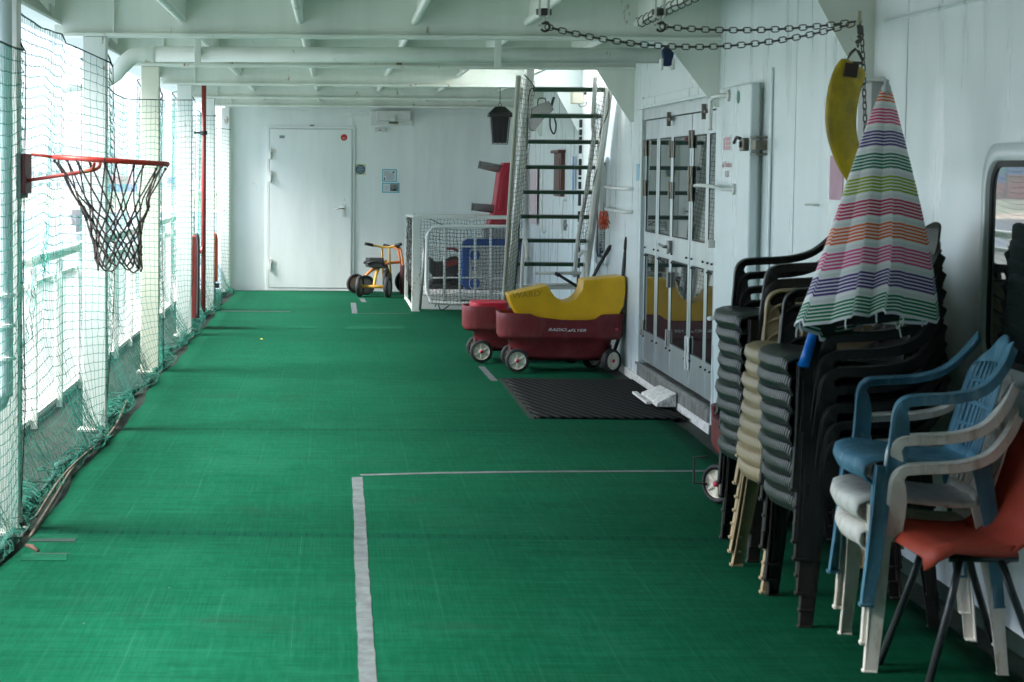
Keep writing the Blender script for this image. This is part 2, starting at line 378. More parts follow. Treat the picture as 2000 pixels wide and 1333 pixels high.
        if bevel:
            d = o.modifiers.new('bevel', 'BEVEL'); d.width = bevel; d.segments = 2; d.limit_method = 'ANGLE'; d.angle_limit = R(40)
            if smooth is False: me.shade_smooth()
        if sub:
            d = o.modifiers.new('sub', 'SUBSURF'); d.levels = sub; d.render_levels = sub
        if bevel or smooth == 'auto':
            try:
                w = o.modifiers.new('wn', 'WEIGHTED_NORMAL'); w.keep_sharp = True
            except Exception: pass
        return setp(o, **kw)
def curve(pts, n=6):
    """Catmull-Rom through pts"""
    pts = [Vector(p) for p in pts]; out = []
    for i in range(len(pts)-1):
        a, b, c, d = pts[max(i-1, 0)], pts[i], pts[i+1], pts[min(i+2, len(pts)-1)]
        for k in range(n):
            t = k/n
            out.append(0.5*((2*b)+(c-a)*t+(2*a-5*b+4*c-d)*t*t+(3*b-a-3*c+d)*t**3))
    return out+[pts[-1]]
def interp(tab, x):
    if x <= tab[0][0]: return tab[0][1]
    for (a, va), (b, vb) in zip(tab, tab[1:]):
        if x <= b: return va+(vb-va)*(x-a)/(b-a)
    return tab[-1][1]
def text(body, size, origin, xdir, ydir, m, parent, name='lettering', ex=0.0008, shear=0.0, sx=1.0, lift=0.002):
    cu = bpy.data.curves.new('t', 'FONT'); cu.body = body; cu.size = size; cu.align_x = 'CENTER'; cu.align_y = 'CENTER'
    cu.extrude = ex; cu.shear = shear
    tmp = bpy.data.objects.new('t', cu); C.objects.link(tmp)
    dg = bpy.context.evaluated_depsgraph_get(); me = bpy.data.meshes.new_from_object(tmp.evaluated_get(dg))
    bpy.data.objects.remove(tmp)
    xd, yd = Vector(xdir).normalized(), Vector(ydir).normalized(); zd = xd.cross(yd)
    off = Vector((0, 0, 0)); q = parent
    while q is not None: off += q.location; q = q.parent
    for v in me.vertices:
        v.co = Vector(origin)+xd*v.co.x*sx+yd*v.co.y+zd*(v.co.z+lift)-off
    me.materials.clear(); me.materials.append(M[m]); me.name = name
    o = bpy.data.objects.new(name, me); C.objects.link(o); o.parent = parent
    return o
def copy_tree(o, parent=None):
    c = o.copy(); C.objects.link(c); c.parent = parent
    for ch in list(o.children): copy_tree(ch, c)
    return c

# ================================================================== SETTING
WX = 2.157                     # face of the deckhouse wall
COLS = [8.12, 11.35, 14.6, 17.8, 21.1]
YB = 24.4                      # end wall
Z_BEAM, Z_CEIL = 2.235, 2.60
Y0 = -9.0                      # the deck runs on behind the camera

MB().box(-1.86, 2.6, Y0, YB+0.4, -0.30, 0.0).put('deck', 'deckpaint', kind='structure')
def cz(x, y): return 0.012+0.0035*math.sin(y*1.1+x)+0.003*math.sin(x*2.3+y*0.6)
def carpet():
    mb = MB(); n = 170; ys = [Y0+(YB-0.02-Y0)*i/n for i in range(n+1)]; xs = 24
    def edge_l(y): return -1.235+0.018*math.sin(y*1.7)+0.012*math.sin(y*5.1)
    def edge_r(y): return 2.02+0.008*math.sin(y*2.3)
    vs = []
    for y in ys:
        for i in range(xs+1):
            x = edge_l(y)+(edge_r(y)-edge_l(y))*i/xs
            z = cz(x, y)
            vs.append((x, y, z))
    mb.add(vs, [(j*(xs+1)+i, j*(xs+1)+i+1, (j+1)*(xs+1)+i+1, (j+1)*(xs+1)+i) for j in range(n) for i in range(xs)])
    return mb.put('deck_carpet', 'carpet', smooth=True, solid=0.01, kind='structure')
carpet()
# the joints near the left edge gape, and short strips of matting lie at another level
for (u0, v0, u1, v1, m_, z_) in ((56, 1054, 147, 1060, 'skirt', 0.0155), (62, 1043, 152, 1052, 'flapgreen', 0.021), (40, 1082, 130, 1094, 'flapgreen', 0.021), (60, 1079, 134, 1081, 'skirt', 0.0225),
                                (560, 636, 620, 640, 'flapgreen', 0.019), (440, 635, 502, 641, 'flapgreen', 0.019), (675, 637, 790, 642, 'flapgreen', 0.019), (430, 606, 566, 608, 'skirt', 0.019), (395, 647, 425, 654, 'flapgreen', 0.019)):
    M.setdefault('flapgreen', mat('worn_green_matting', (0.006, 0.066, 0.036), 0.9, var=0.3, scale=14, bs=0.3, spec=0.03))
    a_, b_, c_, d_ = G(u0, v1, z_), G(u1, v1, z_), G(u1+1, v0, z_), G(u0+4, v0, z_)
    a_, b_, c_, d_ = [Vector((p_.x, p_.y, cz(p_.x, p_.y)+0.0022)) for p_ in (a_, b_, c_, d_)]
    MB().add([a_, b_, c_, d_]+[p_-Vector((0, 0, 0.004)) for p_ in (a_, b_, c_, d_)], [(0, 1, 2, 3), (7, 6, 5, 4), (0, 4, 5, 1), (1, 5, 6, 2), (2, 6, 7, 3), (3, 7, 4, 0)]).put('carpet_strip', m_, kind='structure')
# roof with the hatch opening over the stairs
HX0, HY0, HY1 = 1.32, 14.95, 17.5
rf = MB()
rf.box(-1.78, WX+0.4, Y0, HY0, Z_CEIL, Z_CEIL+0.02)
rf.box(-1.78, HX0, HY0, HY1, Z_CEIL, Z_CEIL+0.02)
rf.box(-1.78, WX+0.4, HY1, YB+0.3, Z_CEIL, Z_CEIL+0.02)
rf.put('deck_above', 'beam', kind='structure')
# deckhouse wall and end wall
t = thing('deckhouse_wall', (WX+0.05, 10, 0), 'long white painted steel deckhouse wall running down the right side', 'wall')
DY0, DY1, DZ0, DZ1 = 11.42, 14.12, 0.13, 1.93
w = MB()
w.box(WX, WX+0.1, Y0, DY0, 0, Z_CEIL); w.box(WX, WX+0.1, DY1, YB, 0, Z_CEIL)
w.box(WX, WX+0.1, DY0, DY1, DZ1, Z_CEIL); w.box(WX, WX+0.1, DY0, DY1, 0, DZ0)
w.put('plating', 'wall', t)
seam = MB()
for y in (5.2, 7.62, 9.45, 14.3, 16.9, 20.2):
    seam.box(WX-0.003, WX, y-0.006, y+0.006, 0.05, Z_CEIL)
seam.put('weld_seam', 'wall', t)
MB().box(WX-0.012, WX, Y0, DY0-0.05, 0.0, 0.055).put('skirting', 'skirt', t)
MB().box(WX-0.02, WX, DY0-0.05, 15.0, 0.0, 0.06).put('curb', 'flake', t, bevel=0.004)
t = thing('end_wall', (0.4, YB+0.05, 0), 'flat white steel wall closing the far end of the deck', 'wall')
MB().box(-1.37, WX, YB, YB+0.1, 0, Z_CEIL).put('plating', 'back', t)
s2 = MB()
for u in (688.5, 812/2.836+400+0, 970):
    x = P(u, 300, YB).x; s2.box(x-0.004, x+0.004, YB-0.003, YB, 0.05, Z_BEAM)
s2.box(-1.37, -1.29, YB-0.006, YB, 0.0, Z_BEAM)
s2.put('weld_seam', 'back', t)
t = thing('rear_wall', (0.4, Y0, 0), 'white steel wall closing the near end of the deck', 'wall')
MB().box(-1.75, WX, Y0-0.1, Y0, 0, Z_CEIL).put('plating', 'back', t)

t = thing('side_light_blocker', (-1.8, -3, 0), 'unseen white side plate added behind the camera to block light', 'wall')  # added out of view: cuts light from the open side, darkens the foreground
MB().box(-1.86, -1.80, Y0, 4.4, 0, Z_CEIL).put('plating', 'back', t)

# beams with knees
lab = ['painted T beam nearest the camera with swing hooks under it', 'painted T beam in front of the round overhead pipe',
       'painted T beam just beyond the round overhead pipe', 'painted T beam that the red fire pipe rises to',
       'painted T beam over the black hanging lantern', 'painted T beam closest to the end wall']
for i, y in enumerate([COLS[0]-0.02]+COLS[1:]+[YB-0.5]):
    t = thing('deck_beam', (0.3, y, Z_BEAM), lab[i], 'beam', 'white beams across the ceiling')
    zb = Z_BEAM+0.005*(i == 5)
    MB().box(-1.6, WX, y-0.006, y+0.006, zb+0.02, Z_CEIL).put('web', 'beam', t)
    MB().box(-1.55, WX-0.002, y-0.06, y+0.06, zb, zb+0.02).put('flange', 'beam', t, bevel=0.003)
    if i == 0:
        kn = [(1.88, zb), (WX, zb), (WX, 1.86)]; kn = [(1.90, zb), (WX, zb), (WX, 1.84), (2.12, 1.84)]
    elif i in (1,): kn = [(1.845, zb), (WX, zb), (WX, 1.87), (2.13, 1.87)]
    else: kn = [(1.92-0.04*(i == 2), zb), (WX, zb), (WX, 1.86), (2.13, 1.86)]
    MB().prism(kn, 'y', y-0.007, y+0.007).put('knee_plate', 'beam', t)
    st = MB()
    for x in (-1.22, ):
        st.box(x-0.05, x-0.04, y-0.05, y-0.007, zb+0.02, Z_CEIL)
    st.put('stiffener', 'beam', t)
lng_lab = ['ceiling stiffener furthest to the left', 'second ceiling stiffener from the left', 'middle ceiling stiffener',
           'ceiling stiffener behind the left swing hook', 'ceiling stiffener with dark cables wrapped round it']
for i, u in enumerate((360, 590, 815, 1035, 1250)):
    x = P(u, 40, 11.3).x
    t = thing('ceiling_stiffener', (x, 9, 2.33), 'white flat steel '+lng_lab[i], 'stiffener', 'long stiffeners under the deck above')
    MB().box(x-0.005, x+0.005, Y0, YB, 2.34, Z_CEIL).put('web', 'beam', t)
    MB().tube([(x-0.012, Y0, 2.335), (x-0.012, YB, 2.335)], 0.022, 8).put('bulb', 'beam', t, smooth=True)
x = P(1250, 40, 11.3).x
mb = MB(); random.seed(3)
pts = []
for k in range(150):
    y = 7.4+k*0.026; a = k*0.9
    pts.append((x-0.01+0.03*math.cos(a), y, 2.33+0.03*math.sin(a)))
mb.tube(pts, 0.003, 5)
mb.tube([(x-0.03, 7.4+j*0.2, 2.318+0.006*math.sin(j*2)) for j in range(19)], 0.005, 5)
mb.put('cable', 'chain', label='dark cable wrapped around a ceiling stiffener near the swing hooks', category='cable')

# edge girder along the open side
t = thing('edge_girder', (-1.63, 10, 2.3), 'white girder along the open left edge of the roof', 'girder')
MB().box(-1.76, -1.75, Y0, YB+0.3, 2.31, 2.62).put('web', 'column', t)
MB().box(-1.76, -1.56, Y0, YB+0.3, 2.30, 2.315).put('flange', 'column', t)
y = Y0+0.4
while y < YB:
    MB().prism([(-1.75, 2.315), (-1.58, 2.315), (-1.75, 2.5)], 'y', y, y+0.008).put('bracket', 'column', t); y += 0.8

# columns
cl = ['white square steel column with the basketball hoop beside it', 'white steel column second from the camera behind the hoop net',
      'cream painted steel column third from the camera', 'white steel column fourth from the camera, left of the red pipe', 'thin white steel column right behind the red pipe']
for i, y in enumerate(COLS):
    x1 = [-1.287, -1.305, -1.295, -1.29, -1.29][i]
    t = thing('deck_column', (x1-0.065, y, 0), cl[i], 'column', 'steel columns along the open side')
    MB().box(x1-0.13, x1, y-0.006-0.05, y+0.05, 0, Z_BEAM-0.002).put('shaft', 'cream' if i == 2 else 'rusty' if i == 0 else 'column', t, bevel=0.004)
    MB().box(x1-0.16, x1+0.02, y-0.08, y+0.08, 0.0, 0.012).put('foot_plate', 'rusty', t)
x1 = -1.31
mb = MB(); mb.box(-1.44, -1.31, 4.85, 4.95, 0, Z_BEAM)
mb.put('deck_column', 'column', label='white steel column before the frame edge', category='column', group='steel columns along the open side')
t = thing('end_post', (-1.34, YB-0.15, 0), 'narrow white post in the far left corner by the end wall', 'post')
MB().box(-1.40, -1.31, YB-0.12, YB-0.02, 0, Z_BEAM-0.002).put('shaft', 'column', t)

# bulwark rail
t = thing('ship_railing', (-1.77, 10, 0), 'white bulwark railing of close upright slats along the open side', 'railing')
MB().tube([(-1.77, Y0, 0.955), (-1.77, YB+0.2, 0.955)], 0.036, 12).put('handrail', 'rail', t, smooth='auto')
MB().tube([(-1.78, Y0, 0.815), (-1.78, YB+0.2, 0.815)], 0.018, 10).put('upper_strake', 'rail', t, smooth='auto')
MB().box(-1.81, -1.745, Y0, YB+0.2, 0.030, 0.060).put('lower_rail', 'rail', t, bevel=0.003)
sl = MB(); y = Y0+0.05
while y < YB:
    sl.box(-1.815, -1.755, y, y+0.012, 0.061, 0.798); y += 0.085
sl.put('slats', 'rail', t, kind='stuff')
y = 7.35
while y < YB:
    MB().prism([(-1.80, 0.92), (-1.745, 0.92), (-1.80, 0.835)], 'y', y, y+0.01).put('stay', 'rail', t)
    MB().box(-1.745, -1.71, y+0.8, y+0.84, 0.0, 0.92).put('stanchion', 'rail', t); y += 1.07

# ------------------------------------------------ outside world
SEA = -11.0
mw, nt, b = nodes('pale_harbour_water')
b.inputs['Base Color'].default_value = (0.11, 0.15, 0.165, 1); b.inputs['Roughness'].default_value = 0.15
n = tex(nt, 0.5, 5, (1, 0.5, 1)); bump(nt, b, n.outputs[0], 0.5, 0.3); M['water'] = mw
MB().add([(-700, -300, SEA), (300, -300, SEA), (300, 1200, SEA), (-700, 1200, SEA)], [(0, 1, 2, 3)]).put('harbour_water', 'water', kind='structure')
M['sand'] = mat('sand', (0.42, 0.36, 0.27), 0.9, local=False, scale=0.05)
M['grass'] = mat('dry_grass', (0.20, 0.22, 0.15), 0.9, var=0.4, local=False, scale=0.08)
M['quay'] = mat('quay_ground', (0.34, 0.33, 0.30), 0.9, local=False, scale=0.03)
M['palewall'] = mat('pale_render', (0.62, 0.62, 0.60), 0.8, local=False, scale=0.05, var=0.08)
M['farwall'] = mat('grey_render', (0.42, 0.44, 0.46), 0.8, local=False, scale=0.05, var=0.1)
M['farglass'] = mat('far_window_glass', (0.10, 0.14, 0.17), 0.2, var=0.1)
M['roofblue'] = mat('blue_roof', (0.05, 0.15, 0.42), 0.6); M['hillm'] = mat('far_hill', (0.24, 0.30, 0.30), 0.9, var=0.2, local=False, scale=0.01)
def shore(name, m, y0, y1, z0, z1, x0=-420, x1=60, seed=1):
    random.seed(seed); n = 60; mb = MB()
    for j in range(n+1):
        x = x0+(x1-x0)*j/n; jt = random.uniform(-6, 6)
        mb.v += [Vector((x, y0+jt, z0)), Vector((x, y1, z1)), Vector((x, y1+600, z1+0.5))]
    for j in range(n):
        a = j*3; mb.f += [[a, a+3, a+4, a+1], [a+1, a+4, a+5, a+2]]
    mb.put(name, m, kind='structure')
shore('beach', 'sand', 560, 590, SEA-0.3, SEA+1.2)
shore('grass_bank', 'grass', 588, 640, SEA+1.0, SEA+4.5, seed=4)
shore('quay_ground', 'quay', 634, 690, SEA+4.2, SEA+4.6, seed=9)
def building(name, u0, u1, vtop, Y, deep, wallm, label, cat='building', rows=2, cols=6, roofm=None, base=SEA+4.6):
    a, b2 = P(u0, vtop, Y), P(u1, vtop, Y); x0, x1, h = a.x, b2.x, a.z
    t = thing(name, ((x0+x1)/2, Y+deep/2, base), label, cat)
    MB().box(x0, x1, Y, Y+deep, base-0.5, h).put('wall', wallm, t)
    MB().box(x0-0.5, x1+0.5, Y-0.5, Y+deep+0.5, h, h+0.7).put('roof', roofm or wallm, t)
    ww = (x1-x0)/cols; hh = (h-base)/rows
    for r in range(rows):
        for c in range(cols):
            MB().box(x0+ww*(c+0.25), x0+ww*(c+0.75), Y-0.06, Y+0.05, base+hh*(r+0.35), base+hh*(r+0.75)).put('window', 'farglass', t)
    return t
building('warehouse', 20, 172, 330, 690, 50, 'palewall', 'long low white warehouse on the far shore, left of the hoop net', rows=2, cols=9)
building('apartment_block', 92, 178, 283, 980, 40, 'farwall', 'pale grey block rising behind the white warehouse', rows=4, cols=8)
building('apartment_block', 188, 212, 300, 1050, 40, 'farwall', 'tall grey block between the first two columns', rows=5, cols=3)
building('harbour_building', 304, 352, 358, 700, 30, 'palewall', 'white harbour building with square windows and a blue roof box', rows=3, cols=3)
building('roof_cabin', 326, 338, 350, 696, 8, 'roofblue', 'small blue cabin on the white harbour building', rows=1, cols=1, base=P(320, 356, 696).z)
building('harbour_shed', 236, 290, 396, 660, 25, 'palewall', 'low white shed on the shore seen past the hoop', rows=1, cols=4)
def container(x, y, z, m, label, L=12.2):
    t = thing('shipping_container', (x+L/2, y+1.2, z), label, 'container', 'shipping containers on the quay')
    mb = MB(); n = 30; vs = []
    for i in range(n+1):
        yy = y+(0.0 if i % 2 else 0.08); xx = x+L*i/n
        vs += [(xx, yy, z), (xx, yy, z+2.55)]
    mb.add(vs, [(2*i, 2*i+2, 2*i+3, 2*i+1) for i in range(n)])
    mb.box(x, x+L, y+0.1, y+2.4, z, z+2.55); mb.put('shell', m, t)
    f = MB()
    for xx in (x-0.02, x+L-0.12): f.box(xx, xx+0.16, y-0.06, y+0.1, z, z+2.58)
    f.put('corner_post', m, t)
cm = {'red': mat('container_red', (0.30, 0.09, 0.075), 0.6), 'blue': mat('container_blue', (0.04, 0.12, 0.28), 0.6),
      'teal': mat('container_teal', (0.05, 0.24, 0.22), 0.6), 'brown': mat('container_brown', (0.22, 0.09, 0.06), 0.6)}
k0 = P(248, 384, 655)
container(k0.x-9, 655, SEA+4.6, cm['blue'], 'blue shipping container at the bottom of the pair past the hoop net')
container(k0.x-11, 655, SEA+7.2, cm['red'], 'red shipping container on top of the blue one past the hoop net')
random.seed(12)
for r in range(4):
    for c in range(5):
        key = random.choice(['red', 'blue', 'red', 'teal', 'brown'])
        container(-235+c*12.8, 640, SEA+4.6+r*2.6, cm[key], '%s shipping container, %s row up and %s from left of the quay stack' % (key, ['bottom', 'second', 'third', 'top'][r], ['first', 'second', 'third', 'fourth', 'fifth'][c]))
# workboat
bp = G(148, 458, SEA); by = bp.y
t = thing('workboat', (bp.x, by, SEA), 'dark green hulled workboat moored on the water beyond the railing', 'boat')
def hull(u, v):
    f = u; a = (v*2-1); w_ = 2.7*min(1, (f*2.2)**0.6)
    return (bp.x+a*w_, by+f*18, SEA+(3.4-1.0*f)*abs(a)**0.45*1.0+0.3)
MB().grid(hull, 14, 16).put('hull', mat('dark_hull', (0.015, 0.05, 0.045), 0.5), t, smooth=True)
MB().box(bp.x-1.5, bp.x+1.5, by+5, by+9, SEA+1.5, SEA+4.6).put('cabin', mat('hull_trim', (0.10, 0.10, 0.09), 0.5), t, bevel=0.2)
# ================================================================== OVERHEAD PIPE and fittings
PY = 12.0
t = thing('overhead_pipe', (0, PY, 2.1), 'thick white ventilation pipe crossing under the ceiling and bending out to sea', 'pipe')
pa, pb = P(300, 106, PY), P(1290, 109, PY); pr = 0.046
MB().tube([pa, pb], pr, 20).put('pipe_run', 'beam', t, smooth=True)
el = curve([P(302, 106, PY), P(262, 110, PY), P(238, 130, PY), P(222, 147, PY+0.02), P(195, 158, PY+0.05), P(126, 166, PY+0.1)], 6)
MB().tube(el, 0.048, 20).put('elbow', 'beam', t, smooth=True)
mb = MB()
for u in (286, 302):
    c = P(u, 106, PY); mb.lathe(c, [(pr+0.001, -0.003), (pr+0.004, 0), (pr+0.001, 0.003)], 20, 'x')
mb.put('weld_ring', 'beam', t)
for u in (386, 973):
    p = P(u, 100, PY-0.07); MB().box(p.x-0.02, p.x+0.02, PY-0.062, PY-0.05, P(u, 132, PY).z, 2.6).put('strap', 'beam', t, bevel=0.002)
# blue clamp
c = P(1303, 112, 11.27)
t = thing('webbing_clamp', c, 'navy blue webbing strap with a small white bracket at the end of the overhead pipe', 'strap')
MB().prism([(c.x-0.03, c.z+0.04), (c.x-0.005, c.z+0.065), (c.x+0.035, c.z+0.02), (c.x+0.02, c.z-0.05), (c.x-0.02, c.z-0.05)], 'y', c.y-0.03, c.y+0.03).put('webbing', 'navy', t, bevel=0.006)
MB().box(c.x-0.04, c.x-0.025, c.y-0.03, c.y+0.03, c.z-0.075, c.z-0.01).box(c.x+0.022, c.x+0.04, c.y-0.03, c.y+0.03, c.z-0.07, c.z-0.01).put('bracket', 'white', t, bevel=0.003)

# ================================================================== DRAIN PIPE (near left)
p0 = P(7, 400, 7.93)
t = thing('drain_pipe', (p0.x, 7.93, 0), 'thick pale grey drain pipe with bolted flanges in front of the nearest column', 'pipe')
xx = p0.x
MB().tube([(xx, 7.93, 2.6), (xx, 7.93, P(7, 800, 7.93).z+0.05)] and curve([(xx, 7.93, 2.6), (xx, 7.93, 2.0), (xx, 7.93, 0.72), (xx-0.01, 7.93, 0.60), (xx-0.05, 7.93, 0.545), (xx-0.2, 7.93, 0.53)], 8), 0.036, 20).put('pipe_run', mat('grey_green_pipe_paint', (0.50, 0.58, 0.58), 0.4, var=0.1, scale=3), t, smooth=True)
for v in (577, 636, 700):
    z = P(7, v, 7.93).z; MB().lathe((xx, 7.93, z), [(0.036, -0.008), (0.047, -0.006), (0.047, 0.006), (0.036, 0.008)], 20).put('flange', 'white', t)

# ================================================================== SAFETY NET
ZT = [(6.0, 1.98), (7.6, 1.975), (8.14, 1.97), (8.22, 2.24), (9.3, 2.24), (10.2, 2.20), (10.9, 2.23), (11.1, 2.17), (11.34, 2.07), (11.42, 2.16), (12.2, 2.10), (13.4, 2.0), (14.56, 1.99),
      (14.7, 2.18), (15.6, 2.10), (16.6, 2.08), (17.78, 2.10), (17.95, 2.2), (19.2, 2.12), (20.4, 2.03), (21.08, 2.05), (21.3, 2.15), (22.6, 2.06), (24.3, 1.97)]
ALLC = [4.9]+COLS+[YB-0.05]
def net_x(y):
    """plan of the net: hung from the girder, pulled in round the inner edge of each column"""
    x = -1.50
    if y <= 8.12: return -1.272
    for c in ALLC:
        if c-0.30 < y <= c: x = max(x, -1.50+0.225*min(1, (y-(c-0.30))/0.25))
        elif c < y < c+0.35: x = max(x, -1.275-0.225*((y-c)/0.35))
    return x
def net_pt(y, t):
    z = interp(ZT, y)*(1-t)+0.03*t
    x = net_x(y)
    x += 0.010*math.sin(y*5.0+t*2.2)*math.sin(math.pi*min(1, t*1.3+0.08))+0.003*math.sin(y*11+t*6)
    pull = max(0, (t-0.74)/0.26)
    x = x*(1-pull)+(-1.275+0.035*math.sin(y*2.7)-0.025)*pull
    z -= (0.045*abs(math.sin((y-8.1)*math.pi/1.07+0.25*math.sin(t*3)))+0.012*math.sin(y*4.1+1))*min(1, t*6+0.15)*(1-0.5*t)
    return Vector((max(-1.53, x), y, z))
t = thing('safety_net', (-1.4, 12, 0), 'tall green safety net hung along the open side between deck and roof', 'net')
ym, NR, CELL = 6.6, 44, 0.047
ys = []; y = ym
while y < YB-0.1:
    ys.append(y)
    dx = abs(net_x(y+0.02)-net_x(y))/0.02
    y += CELL/math.sqrt(1+dx*dx)
random.seed(21)
tears = [(9.05, 0.57, 0.20, 0.10), (9.75, 0.60, 0.16, 0.085), (10.15, 0.50, 0.10, 0.05), (9.45, 0.66, 0.08, 0.06)]
def torn(y, t): return any(((y-a)/c)**2+((t-b)/d)**2 < 1 for a, b, c, d in tears)
nm = MB(); grd = [[net_pt(y, j/NR)+Vector((random.uniform(-.003, .003), random.uniform(-.004, .004), random.uniform(-.003, .003))) for j in range(NR+1)] for y in ys]
def strand(mb, pts, r):
    if len(pts) > 1: mb.tube(pts, r, 3, cap=False)
for i, y in enumerate(ys):
    run = []
    for j in range(NR+1):
        if torn(y, j/NR) and random.random() < 0.75:
            strand(nm, run, 0.0012); run = []
        else: run.append(grd[i][j])
    strand(nm, run, 0.0012)
for j in range(NR+1):
    run = []
    for i in range(len(ys)):
        if torn(ys[i], j/NR):
            strand(nm, run, 0.0019); run = []
        else:
            run.append(grd[i][j])
            if i+1 < len(ys): run.append((grd[i][j]+grd[i+1][j])/2-Vector((0, 0, 0.003)))
    strand(nm, run, 0.0019)
for k in range(60):                                   # loose torn ends
    a = random.choice(tears); y = a[0]+random.uniform(-1, 1)*a[2]; tt = a[1]+random.uniform(-1, 0.7)*a[3]
    p = net_pt(y, tt); strand(nm, [p+Vector((random.uniform(-.01, .01), 0.03*math.sin(q*1.3+k), -q*0.022)) for q in range(random.randint(3, 9))], 0.0018)
nm.put('mesh', 'net', t)
rp = MB(); rp.tube([net_pt(y, 0)+Vector((0.004, 0, 0)) for y in ys], 0.0036, 5)
rp.put('head_rope', 'darkrope', t)
for c in COLS:
    MB().tube([net_pt(c+0.0, j/NR)+Vector((0.006, 0, 0)) for j in range(NR+1)], 0.0025, 5).put('edge_rope', 'darkrope', t)
# bunched-up foot of the net
hp = MB(); random.seed(33)
def heap_c(y): return -1.305+0.03*math.sin(y*1.9)+0.02*math.sin(y*4.3)
for k in range(620):
    y = random.uniform(6.9, YB-0.2)
    rad = 0.024+0.02*math.sin(y*1.9+1)**2+(0.03 if any(abs(y-c-0.3) < 0.5 for c in COLS) else 0)
    y2 = y+random.uniform(-0.25, 0.45); n = 9; pts = []; ph = random.uniform(0, 6)
    rr = rad*random.uniform(0.3, 1.05)
    for q in range(n):
        f = q/(n-1); yy = y+(y2-y)*f; a = ph+f*random.choice((3, 4, 5))
        pts.append(Vector((heap_c(yy)+rr*1.3*math.cos(a), yy+random.uniform(-.01, .01), max(0.006, 0.022+rr*0.75+rr*0.75*math.sin(a)))))
    hp.tube(pts, random.uniform(0.0014, 0.003), 3, cap=False)
# hanging folds between floor and lower rail
for k in range(520):
    y = random.uniform(6.9, YB-0.2); h = random.uniform(0.10, 0.34)
    x0 = heap_c(y)-random.uniform(0, 0.06); pts = [Vector((x0-0.12*(q/6)+random.uniform(-.006, .006), y+random.uniform(-.012, .012)*(q/6), 0.03+h*q/6)) for q in range(7)]
    hp.tube(pts, 0.0012, 3, cap=False)
hp.put('bunched_foot', 'netheap', t)
core = MB()
y = 6.9
pts = []; rs = []
while y < YB-0.2:
    pts.append((heap_c(y)-0.015, y, 0.03)); rs.append(0.017+0.009*math.sin(y*6)+0.007*math.sin(y*13+1)); y += 0.07
core.tube(pts, rs, 8); core.put('foot_roll', mat('dark_net_roll', (0.006, 0.075, 0.055), 0.9, var=0.7, scale=30, bs=1.0, bscale=70), t, smooth=True)
rope = MB(); rope.tube(curve([G(60, 1048, .02), G(100, 985, .02), G(150, 905, .025), G(196, 868, .02), G(222, 838, .025), G(236, 812, .03), G(248, 782, .05)], 8), 0.009, 6)
rope.tube(curve([G(70, 1010, .05), G(115, 940, .05), G(160, 893, .04), G(205, 858, .03)], 8), 0.006, 6)
rope.put('mooring_rope', 'rope', smooth=True, label='dirty grey brown rope lying along the edge of the green matting', category='rope')
# small scrap
a, b2 = G(52, 1066, .02), G(74, 1077, .02)
MB().tube([a, (a+b2)/2+Vector((0, 0, .006)), b2], [0.008, 0.011, 0.006], 6).put('wood_scrap', mat('rusty_scrap', (0.07, 0.03, 0.018), 0.8), smooth=True, label='small rusty brown scrap lying on the matting by the nearest column', category='scrap')

# ================================================================== FIRE MAIN and things by the far railing
YR = 20.0
p = P(398, 300, YR)
t = thing('fire_main', (p.x, YR, 0), 'thin red vertical fire pipe rising to the ceiling by the net', 'pipe')
MB().tube([(p.x, YR, 0.0), (p.x, YR, Z_CEIL)], 0.024, 12).put('pipe_run', 'redpaint', t, smooth=True)
z = P(390, 490, YR).z
MB().lathe((p.x-0.05, YR-0.03, z), [(0.02, -0.06), (0.05, -0.055), (0.05, -0.03), (0.03, -0.02), (0.03, 0.03), (0.05, 0.035), (0.05, 0.05)], 14, 'x').put('valve', 'redpaint', t, smooth='auto')
z2 = P(396, 260, YR).z
MB().lathe((p.x, YR, z2), [(0.026, -0.02), (0.034, -0.018), (0.034, 0.018), (0.026, 0.02)], 12).box(p.x-0.10, p.x-0.02, YR-0.01, YR+0.01, z2-0.01, z2+0.01).put('pipe_clip', 'black', t)
q = P(378, 540, 18.4)
t = thing('hose_cabinet', (q.x, 18.4, 0), 'narrow red hose cabinet with a black rubber edge behind the fourth column', 'cabinet')
za = P(378, 462, 18.4).z
MB().box(q.x-0.055, q.x+0.03, 18.4, 18.7, 0.10, za).put('case', 'redpaint', t, bevel=0.01)
MB().tube(curve([(q.x+0.042, 18.38, 0.12), (q.x+0.045, 18.38, 0.5), (q.x+0.042, 18.38, za-0.03), (q.x+0.02, 18.40, za+0.02)], 5), 0.015, 8).put('hose', 'rubber', t, smooth=True)
q = P(418, 510, 22.6); za, zb2 = P(418, 455, 22.6).z, P(418, 552, 22.6).z
t = thing('fire_extinguisher', (q.x, 22.6, 0), 'orange red cylinder hanging by the railing near the end wall', 'extinguisher')
MB().lathe((q.x, 22.6, 0), [(0.0, zb2), (0.04, zb2+0.01), (0.045, zb2+0.05), (0.045, za-0.08), (0.035, za-0.02), (0.015, za), (0.0, za)], 16).put('body', mat('orange_red_enamel', (0.80, 0.12, 0.02), 0.4), t, smooth=True)
MB().box(q.x-0.03, q.x+0.06, 22.55, 22.65, zb2-0.06, zb2-0.01).put('bracket', 'skirt', t)
q = P(337, 520, 17.0)
MB().box(q.x-0.26, q.x-0.20, 17.0, 17.08, 0.2, 0.95).put('fire_post', 'redpaint', label='dark red upright post behind the railing between the third and fourth columns', category='post')

